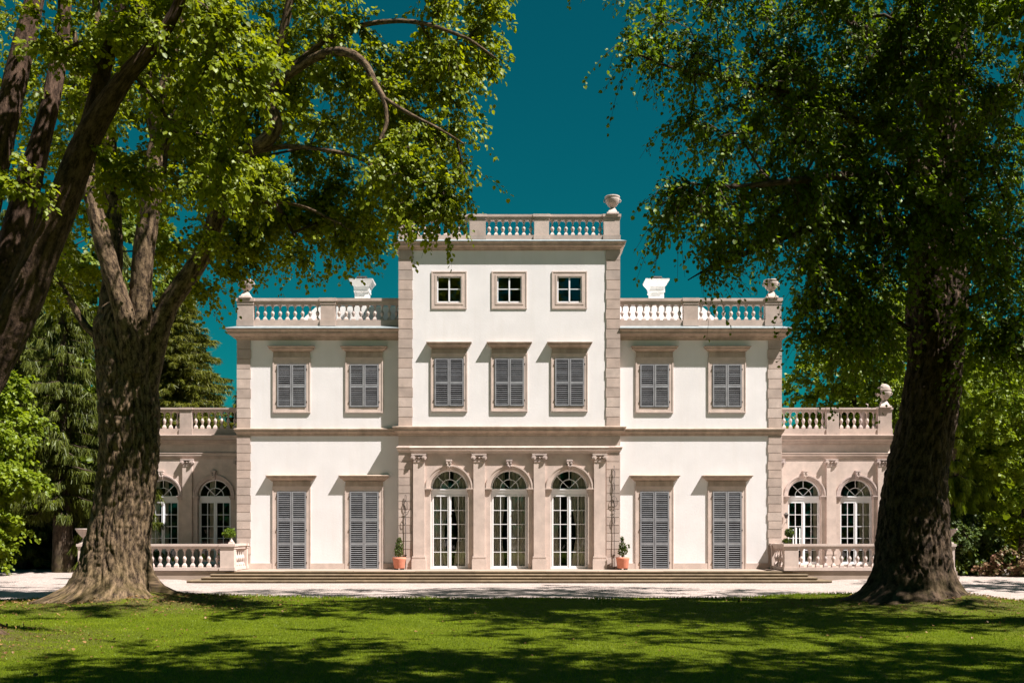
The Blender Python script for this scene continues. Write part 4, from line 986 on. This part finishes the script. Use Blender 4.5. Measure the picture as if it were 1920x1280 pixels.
# --- trees whose crowns shade the lawn, standing right of the frame
def shade_tree(x, y, blobs, label, leaf='linden_dk', lean=0.4, h=9.0, per=22, ll=0.14):
    e = empty('linden_tree', (x, y, 0.2)); tag(e, label, 'tree', 'old lindens on the lawn')
    tm = TrunkMesh(); C = tm.stem([(x, y, -0.4, 0.9), (x, y, 1, 0.72), (x - lean * 0.3, y, 4, 0.62), (x - lean, y, h, 0.4), (x - lean * 1.5, y, h + 6, 0.2)], seg=80, step=0.1, amp=0.04, seed=int(abs(x * 7 + y)),
                          flare=[(0.8, 0.5, k * 1.25, 8, 0.4) for k in range(5)])
    tm.build('trunk', M['bark'], e)
    grow([C[60:][::6]], sphere_pts(blobs), e, M['bark_d'], M[leaf], sprays=6, per=per, spray_len=0.9, leaf_len=ll, draw_twigs=False)
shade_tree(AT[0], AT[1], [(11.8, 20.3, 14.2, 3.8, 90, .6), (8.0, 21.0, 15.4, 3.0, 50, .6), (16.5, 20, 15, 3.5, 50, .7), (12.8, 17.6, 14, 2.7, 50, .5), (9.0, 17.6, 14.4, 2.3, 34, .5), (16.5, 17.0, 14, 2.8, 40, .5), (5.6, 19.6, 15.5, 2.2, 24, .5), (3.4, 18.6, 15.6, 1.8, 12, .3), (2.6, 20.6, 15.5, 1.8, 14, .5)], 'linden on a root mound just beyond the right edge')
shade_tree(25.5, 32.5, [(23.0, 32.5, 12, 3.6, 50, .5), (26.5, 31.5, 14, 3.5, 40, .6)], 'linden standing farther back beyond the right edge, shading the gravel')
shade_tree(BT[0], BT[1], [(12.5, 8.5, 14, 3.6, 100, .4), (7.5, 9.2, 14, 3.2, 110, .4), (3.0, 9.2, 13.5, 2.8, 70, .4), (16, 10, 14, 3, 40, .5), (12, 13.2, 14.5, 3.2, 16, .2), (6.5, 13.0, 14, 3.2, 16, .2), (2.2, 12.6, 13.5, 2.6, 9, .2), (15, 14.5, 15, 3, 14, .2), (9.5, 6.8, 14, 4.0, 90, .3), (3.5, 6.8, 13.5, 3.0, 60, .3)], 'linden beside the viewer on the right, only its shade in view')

# ================================================================== background trees
def bush_tree(name, x, y, h, blobs, label, leaf, cat='tree', grp='trees beyond the villa', ll=0.2, per=20, sprays=6, tr_=0.25, sl=0.9, droop=0.5, zb=0.1):
    e = empty(name, (x, y, zb)); tag(e, label, cat, grp)
    tm = TrunkMesh(); C = tm.stem([(x, y, -0.1, tr_ * 1.3), (x, y, 1.2, tr_), (x + 0.2, y, h * 0.5, tr_ * 0.7), (x + 0.1, y + 0.1, h * 0.85, tr_ * 0.2)], seg=20, step=0.3, amp=0.02, seed=int(abs(x * 13)) + 5)
    tm.build('trunk', M['bark_d'], e)
    grow([C], sphere_pts(blobs), e, M['bark_d'], M[leaf], sprays=sprays, per=per, spray_len=sl, leaf_len=ll, draw_twigs=False, seglen=0.8, droop=droop)
def spruce(x, y, h, rb, label, z0=0.5, dens=1.0, leaf='spruce', tr_=0.35, weep=1.0, name='spruce_tree', gap=1.0):
    e = empty(name, (x, y, 0.1)); tag(e, label, 'tree', 'conifers beyond the villa')
    tm = TrunkMesh(); tm.stem([(x, y, -0.1, tr_ * 1.2), (x, y, h * 0.4, tr_ * 0.8), (x, y, h, 0.03)], seg=20, step=0.25, amp=0.03, seed=int(h * 10)); tm.build('trunk', M['bark_d'], e)
    mb = MB(); pos = []; ax = []; wd = []; ln = []
    z = z0
    while z < h - 0.2:
        f = 1 - z / h; L = rb * (f ** 0.8) * RNG.uniform(0.8, 1.12) + 0.15
        for k in range(int(6 + 4 * f)):
            a = RNG.uniform(0, 2 * math.pi); Lk = L * RNG.uniform(0.72, 1.1); d = np.array([math.cos(a), math.sin(a), 0])
            n = 8; t = np.linspace(0, 1, n); P_ = np.array([x, y, z]) + d * (Lk * t)[:, None]; P_[:, 2] += Lk * (0.10 * t - 0.42 * t ** 1.6 + 0.16 * t ** 4)
            mb.tube([tuple(q) for q in P_[::2]], [0.035 * f + 0.008] * 3 + [0.006], 3)
            m_ = int(Lk * 95 * dens)
            tt = RNG.random(m_) ** 0.7; q = np.stack([np.interp(tt, t, P_[:, i]) for i in range(3)], 1)
            sd = np.array([-d[1], d[0], 0]); lat = RNG.normal(size=m_) * 0.22 * (1.15 - tt) * Lk * 0.35
            q += sd * lat[:, None]; q[:, 2] -= np.abs(lat) * 0.3
            pos.append(q); ax.append(np.stack([d[0] * 0.35 + RNG.normal(size=m_) * 0.3, d[1] * 0.35 + RNG.normal(size=m_) * 0.3, -weep + RNG.normal(size=m_) * 0.35], 1)); ln.append(RNG.uniform(0.12, 0.42, m_) * (0.6 + 0.5 * weep)); wd.append(RNG.uniform(0.02, 0.05, m_))
        z += (0.27 + 0.12 * RNG.random()) * gap
    mb.build('branches', M['bark_d'], e)
    pos = np.concatenate(pos); ax = np.concatenate(ax); L = np.concatenate(ln)
    leaf_object('crown', pos, ax, unit(len(pos)), L, np.concatenate(wd), M[leaf], e, narrow=True)

# left side
bush_tree('maple_tree', -22.4, 42.5, 9, [(-22.3, 42.2, 7.4, 2.2, 36), (-21.3, 41.8, 5.4, 1.7, 26), (-22.6, 42, 3.6, 2.1, 34), (-21.9, 41.6, 1.4, 1.3, 18, .7), (-20.4, 42.2, 4.4, 0.8, 7)], 'bright green maple leafy to the ground at the left edge', 'maple', ll=0.17, per=26)
spruce(-20.6, 46.0, 17, 3.0, 'tall weeping spruce with two bare dark trunks at its foot, left of the pale trunk', z0=3.0, tr_=0.42, weep=1.3, dens=1.4)
spruce(-18.6, 47.5, 16, 2.6, 'weeping spruce whose twigs hang close behind the pale ridged trunk', z0=1.0, weep=1.4, dens=1.4)
spruce(-19.5, 58.0, 17.6, 6.6, 'olive green spruce rising behind the left pavilion balustrade', z0=3.0, dens=1.5, weep=0.6, leaf='spruce_lit', gap=0.42)
spruce(-15.3, 60.5, 13.2, 4.2, 'lower olive spruce filling the gap beside the left wing', z0=3.0, dens=1.5, weep=0.6, leaf='spruce_lit', gap=0.45)
spruce(-24.5, 50.0, 21, 3.6, 'dark spruce standing back behind the bright maple', z0=1.0, dens=1.2, weep=1.0)
bush_tree('broadleaf_tree', -25, 56, 20, [(-25, 54, 15, 4.5, 50), (-20.5, 54, 17, 3.2, 26), (-28, 52, 9, 4, 36), (-23, 56, 20, 4, 30)], 'tall green broadleaf tree behind the forked trunks at the upper left', 'wood_leaf', ll=0.26)
# right side
bush_tree('broadleaf_tree', 19.2, 56, 15, [(19.4, 55, 11.5, 3.0, 60), (21.8, 54, 8.5, 2.8, 54), (18.2, 55, 7.6, 2.2, 44), (17.0, 55, 10.2, 1.6, 14), (20.5, 54.5, 14, 2.2, 20)], 'leafy green tree behind the right pavilion', 'maple', ll=0.165, per=34)
bush_tree('broadleaf_tree', 24.5, 58, 17, [(24.5, 57, 12, 3.5, 60), (24.0, 56, 7, 3.2, 54), (22.5, 57, 15, 3, 26), (27.5, 56, 10, 3.4, 40)], 'broad green tree behind the dark trunk', 'wood_leaf', ll=0.18, per=34)
bush_tree('broadleaf_tree', 17.0, 66, 11, [(17.2, 64, 7.5, 2.8, 50), (19.5, 64, 6.5, 2.5, 30), (16.5, 65, 10.5, 1.8, 9)], 'thin tree beside the right wing with sky showing through', 'wood_leaf', ll=0.24)
spruce(19.7, 43.8, 9.2, 2.1, 'drooping yellow green conifer beyond the terrace end on the right', z0=0.6, dens=1.8, leaf='maple', weep=1.5, name='weeping_conifer')
bush_tree('maple_tree', 22.5, 43.5, 10, [(22.3, 43, 8.2, 2.2, 34), (22.0, 42.6, 5.6, 2.0, 30), (22.4, 42.5, 3.0, 2.0, 26), (21.2, 42.8, 7.0, 1.4, 14)], 'bright maple at the right edge under the drooping crown', 'maple', ll=0.15, per=32)
bush_tree('shrub', 18.9, 42.3, 2.5, [(18.8, 42.3, 1.4, 0.9, 16), (19.6, 42.5, 2.3, 0.9, 14), (19.3, 42.6, 0.9, 0.8, 10), (20.6, 42.5, 1.3, 0.9, 12)], 'dark green shrub beside the last terrace pier', 'box', 'shrub', 'shrubs at the edge of the gravel', ll=0.15, tr_=0.05, sl=0.6)
bush_tree('blossom_shrub', 21.2, 41.6, 1.2, [(21.2, 41.6, 0.7, 0.7, 14), (20.2, 41.7, 0.45, 0.5, 7), (21.9, 41.7, 1.0, 0.6, 8)], 'small shrub with pinkish blossom at the right edge of the gravel', 'pinkleaf', 'shrub', 'shrubs at the edge of the gravel', ll=0.12, tr_=0.03, sl=0.4)

# far wood as one mass, both sides and behind the viewer (seen in the window panes)
def mass(name, boxes, leaf, ll, label=None):
    q = np.concatenate([np.stack([RNG.uniform(a, b, n), RNG.uniform(c, d, n), (RNG.random(n) ** 0.9) * (hh) ], 1) * 1.0 for a, b, c, d, hh, n in boxes])
    top = 0.8 + 0.25 * np.sin(q[:, 0] * 0.55) + 0.15 * np.sin(q[:, 0] * 1.3 + q[:, 1]); q[:, 2] *= top
    n = len(q); L = ll * RNG.uniform(0.6, 1.3, n)
    o = leaf_object(name, q, unit(n) + np.array([0, 0, -0.5]), unit(n) * 0.7 + np.array([0.2, -0.2, 0.5]), L, L * 0.8, M[leaf])
    tag(o, label, 'woodland', kind='stuff')
mass('far_woodland', [(-50, -26.5, 66, 76, 17, 22000), (-46, -23, 52, 60, 12, 14000), (-27, -18.4, 50, 55, 6, 6000)], 'wood_leaf', 0.5, 'dark mass of trees far behind the left pavilion')
mass('far_woodland', [(17.5, 46, 66, 76, 13, 24000), (21, 46, 50, 56, 11, 16000)], 'wood_leaf', 0.5, 'dark mass of trees far behind the right pavilion')
mass('rear_woodland', [(-50, 50, -30, -22, 36, 34000)], 'wood_leaf', 1.0, 'wood behind the viewer, mirrored in the window panes')

# ================================================================== small things by the door
def leafball(name, blobs, m, parent, n, ll):
    q = []; 
    for x, y, z, r, k, fl in blobs:
        u = unit(int(n * k)); rr = r * (0.6 + 0.45 * RNG.random(len(u))); v = u * rr[:, None]; v[:, 2] *= fl; q.append(v + np.array([x, y, z]))
    q = np.concatenate(q); L = ll * RNG.uniform(0.7, 1.3, len(q))
    leaf_object(name, q, unit(len(q)) + np.array([0, 0, 0.4]), unit(len(q)), L, L * 0.6, M[m], parent)
for x, lab, extra in ((ac(748.5, 40.7), 'terracotta pot with a slim dark evergreen, left of the arched doors', 0), (ac(1167.5, 40.7), 'terracotta pot with a bushier evergreen and stray tip, right of the arched doors', 1)):
    e = empty('potted_shrub', (x, 40.7, F0)); tag(e, lab, 'potted plant', 'terracotta pots by the doors')
    mb = MB(); mb.lathe(x, 40.7, [(0.21, 0.055), (0.222, 0.08), (0.262, 0.40), (0.275, 0.43), (0.28, 0.50), (0.26, 0.505), (0.24, 0.47), (0.02, 0.46)], 26, F0)
    pot = mb.build('pot', M['terracotta'], e); mb = MB()
    for k in range(6):
        a = k * math.pi / 3; mb.lathe(x + 0.17 * math.cos(a), 40.7 + 0.17 * math.sin(a), [(0.03, 0), (0.035, 0.056)], 8, F0)
    mb.build('pot_feet', M['iron'], e)
    mb = MB(); mb.tube([(x, 40.7, F0 + 0.45), (x + 0.01, 40.7, F0 + 1.3)], [0.02, 0.008], 6); mb.build('stem', M['bark_d'], e)
    bl = [(x - 0.02, 40.7, F0 + 0.72, 0.19, 1.0, 1.2), (x, 40.7, F0 + 0.98, 0.16, 0.8, 1.2), (x, 40.7, F0 + 1.2, 0.09, 0.35, 1.4)]
    if extra: bl = [(x + 0.0, 40.7, F0 + 0.74, 0.2, 1.1, 1.1), (x, 40.7, F0 + 0.95, 0.16, 0.7, 1.0), (x - 0.02, 40.7, F0 + 1.22, 0.07, 0.3, 2.0), (x + 0.25, 40.7, F0 + 0.95, 0.05, 0.1, 1.5)]
    leafball('foliage', bl, 'box', e, 420, 0.055)
# iron supports on the stone beside the doors
def loop(mb, cx, y, cz, rx, rz, n=18, a0=0, a1=2 * math.pi, r=0.009):
    mb.tube([(cx + rx * math.sin(t), y, cz + rz * math.cos(t)) for t in np.linspace(a0, a1, n)], r, 5)
for x, z1, lab, s in ((ac(760, 40.95), el(960, 40.95), 'short black iron climbing support with a leaf-shaped finial, left of the doors', 0), (ac(1152, 40.95), el(872, 40.95), 'tall black iron climbing support with lyre loops, right of the doors', 1)):
    y = YT - 0.09; e = empty('iron_support', (x, y, F0)); tag(e, lab, 'plant support', 'iron supports by the doors')
    mb = MB(); mb.tube([(x, y, F0), (x, y, z1)], 0.014, 6); mb.box(x - 0.05, x + 0.05, y, YT, 1.0, 1.02); mb.build('rod', M['iron'], e)
    def sc_(*a, **k): mb = MB(); loop(mb, *a, **k); mb.build('scroll', M['iron'], e)
    def br_(p, q): mb = MB(); mb.tube([p, q], 0.012, 5); mb.build('crossbar', M['iron'], e)
    if s == 0:
        z = el(960, 41); br_((x - 0.07, y, z), (x + 0.07, y, z))
        sc_(x, y, z + 0.28, 0.09, 0.2); sc_(x - 0.01, y, z + 0.28, 0.04, 0.2); sc_(x + 0.1, y, z + 0.2, 0.1, 0.14, 10, math.pi / 2, math.pi)
        sc_(x, y, z + 0.6, 0.03, 0.12); sc_(x - 0.07, y, el(977, 41), 0.06, 0.15)
    else:
        for r_, a, b in ((888, 0.06, 0.16), (912, 0.05, 0.17), (975, 0.05, 0.16)): sc_(x - 0.02, y, el(r_, 41), a, b)
        z = el(942, 41); sc_(x, y, z, 0.13, 0.17, 12, math.pi / 2, math.pi * 1.5)
        br_((x - 0.13, y, z), (x + 0.13, y, z)); sc_(x, y, z, 0.13, 0.28, 10, -math.pi / 2, math.pi / 2)
        br_((x - 0.05, y, el(957, 41)), (x + 0.06, y, el(957, 41)))
# topiary behind the left return, another with a bush on the right
e = empty('topiary', (ac(430, 40.2), 40.2, F0)); x = ac(430, 40.2); tag(e, 'small round light green topiary on a thin stem behind the left terrace pier', 'topiary')
mb = MB(); mb.lathe(x, 40.2, [(0.14, 0), (0.2, 0.35), (0.21, 0.4), (0.17, 0.4), (0.02, 0.36)], 16, F0 + 0.55); mb.box(x - 0.2, x + 0.2, 40.0, 40.4, F0, F0 + 0.55); mb.build('pot', M['iron'], e)
mb = MB(); mb.tube([(x, 40.2, F0 + 0.9), (x, 40.2, F0 + 1.45)], 0.014, 5); mb.build('stem', M['bark_d'], e)
leafball('foliage', [(x, 40.2, F0 + 1.48, 0.25, 1, 0.75)], 'lightbox', e, 500, 0.08)
e = empty('stone_finial', (ac(434, 39.2), 39.2, 1.49)); x = ac(434, 39.2); tag(e, 'little pale stone finial on the left terrace pier', 'finial')
mb = MB(); mb.frust(x, 39.2, 0.10, 1.49, 0.09, 1.56); mb.lathe(x, 39.2, [(0.09, 0.07), (0.07, 0.12), (0.025, 0.16), (0.03, 0.18), (0.015, 0.21)], 12, 1.49); mb.build('knob', M['balstone'], e)
e = empty('topiary', (ac(1481, 40.4), 40.4, F0)); x = ac(1481, 40.4); tag(e, 'round dark topiary with a low bush beside white candles, behind the right terrace pier', 'topiary')
mb = MB(); mb.lathe(x, 40.4, [(0.14, 0), (0.2, 0.4), (0.21, 0.45), (0.17, 0.45), (0.02, 0.4)], 16, F0 + 0.6); mb.box(x - 0.2, x + 0.2, 40.2, 40.6, F0, F0 + 0.6); mb.build('pot', M['urnstone'], e)
mb = MB(); mb.tube([(x, 40.4, F0 + 1.0), (x, 40.4, F0 + 1.5)], 0.014, 5); mb.build('stem', M['bark_d'], e)
leafball('foliage', [(x - 0.02, 40.4, F0 + 1.50, 0.2, 1, 0.9), (x - 0.15, 40.3, F0 + 1.14, 0.17, 0.7, 0.7)], 'box', e, 420, 0.07)
e = empty('candle_stand', (ac(1494, 40.6), 40.6, F0)); tag(e, 'slender stand with three tall white candles behind the right terrace pier', 'candle stand')
x0 = ac(1494, 40.6); mb = MB(); mb.lathe(x0, 40.6, [(0.16, 0), (0.16, 0.03), (0.02, 0.06), (0.018, 0.95), (0.03, 1.0)], 12, F0); mb.tube([(x0 - 0.14, 40.6, F0 + 1.0), (x0 + 0.15, 40.6, F0 + 1.0)], 0.015, 6)
mb.build('stand', M['iron'], e)
for k, (c, top) in enumerate(((1487, 992), (1493, 989), (1499.5, 990))):
    mb = MB(); x = ac(c, 40.6); mb.lathe(x, 40.6, [(0.032, F0 + 1.0), (0.04, F0 + 1.05), (0.022, F0 + 1.08), (0.021, el(top, 40.6)), (0.008, el(top, 40.6) + 0.01)], 10, 0); mb.build('candle', M['candle'], e)
e = empty('wall_lantern', (ac(1474, YA - 0.2), YA - 0.2, el(985, YA))); x = ac(1474, YA - 0.25); z = el(965, YA); tag(e, 'small dark iron lantern on the pink wall left of the first right-hand arched door', 'lantern')
mb = MB(); y = YA - 0.25
mb.frust(x, y, 0.045, z - 0.16, 0.085, z); mb.frust(x, y, 0.1, z, 0.1, z + 0.03); mb.frust(x, y, 0.08, z + 0.03, 0.02, z + 0.12)
mb.build('lantern_body', M['iron'], e); mb = MB(); mb.tube([(x, y, z - 0.16), (x + 0.02, y, z - 0.3), (x + 0.02, y + 0.12, z - 0.36), (x + 0.02, YA, z - 0.36)], 0.013, 6); mb.tube([(x + 0.02, y, z - 0.3), (x + 0.02, y, z - 0.45)], [0.02, 0.005], 6); mb.build('bracket', M['iron'], e)
e = empty('roof_statue', (ac(1621, 47.6), 47.9, 6.5)); x, y = ac(1622, 47.9), 47.9; tag(e, 'small pale bird-like ornament behind the right pavilion balustrade', 'ornament')
mb = MB(); mb.lathe(x, y, [(0.16, 0), (0.12, 0.1), (0.1, 0.5), (0.17, 0.9), (0.19, 1.1), (0.1, 1.34), (0.03, 1.42)], 14, 6.5); mb.tube([(x, y, 7.85), (x + 0.14, y, 7.92), (x + 0.13, y, 8.08), (x + 0.03, y, 8.12)], [0.07, 0.04, 0.025, 0.015], 8); mb.build('body', M['balstone'], e)

# ================================================================== grass, fallen leaves
def lawn_pts(n, x0, x1, y0, y1, pw=1.0):
    x = RNG.uniform(x0, x1, n * 2); y = y0 + (y1 - y0) * RNG.random(n * 2) ** pw
    k = (y < edge(x) - 0.05) & (np.abs(x) < 2 + y * 0.56); return x[k][:n], y[k][:n]
x, y = lawn_pts(230000, -16, 16, 9.5, 30, 1.15)
d = np.min([np.hypot(x - a, y - b) / r_ for a, b, r_ in ROOTS], axis=0); k = (d > 0.42) | (RNG.random(len(x)) < 0.3); x, y = x[k], y[k]
z = lawn_h(x, y) * sstep(edge(x) - y, 0, 0.12); n = len(x)
L = RNG.uniform(0.015, 0.04, n); o = leaf_object('grass', np.stack([x, y, z], 1), unit(n) * 0.45 + np.array([0, 0, 1.0]), unit(n), L, RNG.uniform(0.006, 0.013, n), M['grass'], narrow=True); tag(o, kind='stuff')
# ragged tufts along the border of the lawn
n = 9000; x = RNG.uniform(-16, 16, n); y = edge(x) - RNG.random(n) ** 2 * 0.5 + 0.03; z = lawn_h(x, y) * sstep(edge(x) - y, 0, 0.12)
L = RNG.uniform(0.04, 0.09, n); o = leaf_object('edge_grass', np.stack([x, y, z], 1), unit(n) * 0.6 + np.array([0, 0, 1.0]), unit(n), L, RNG.uniform(0.012, 0.024, n), M['grass'], narrow=True); tag(o, kind='stuff')
q = []
for (cx, cy, r_), cn in zip(ROOTS, (2200, 900, 450, 800)):
    a = RNG.uniform(0, 2 * math.pi, cn); rr = 0.9 + np.abs(RNG.normal(size=cn)) * r_ * 0.4; q.append(np.stack([cx + np.cos(a) * rr * 1.3, cy + np.sin(a) * rr, a * 0], 1))
xx, yy = lawn_pts(260, -14, 14, 10, 29); q.append(np.stack([xx, yy, xx * 0], 1)); q = np.concatenate(q)
q = q[q[:, 1] < edge(q[:, 0])]; q[:, 2] = lawn_h(q[:, 0], q[:, 1]) + 0.035; n = len(q)
L = RNG.uniform(0.03, 0.075, n); ax = unit(n); ax[:, 2] *= 0.35; o = leaf_object('fallen_leaves', q, ax, unit(n) * 0.4 + np.array([0, 0, 1.0]), L, L * 0.8, M['dryleaf'], fold=0.5); tag(o, kind='stuff')
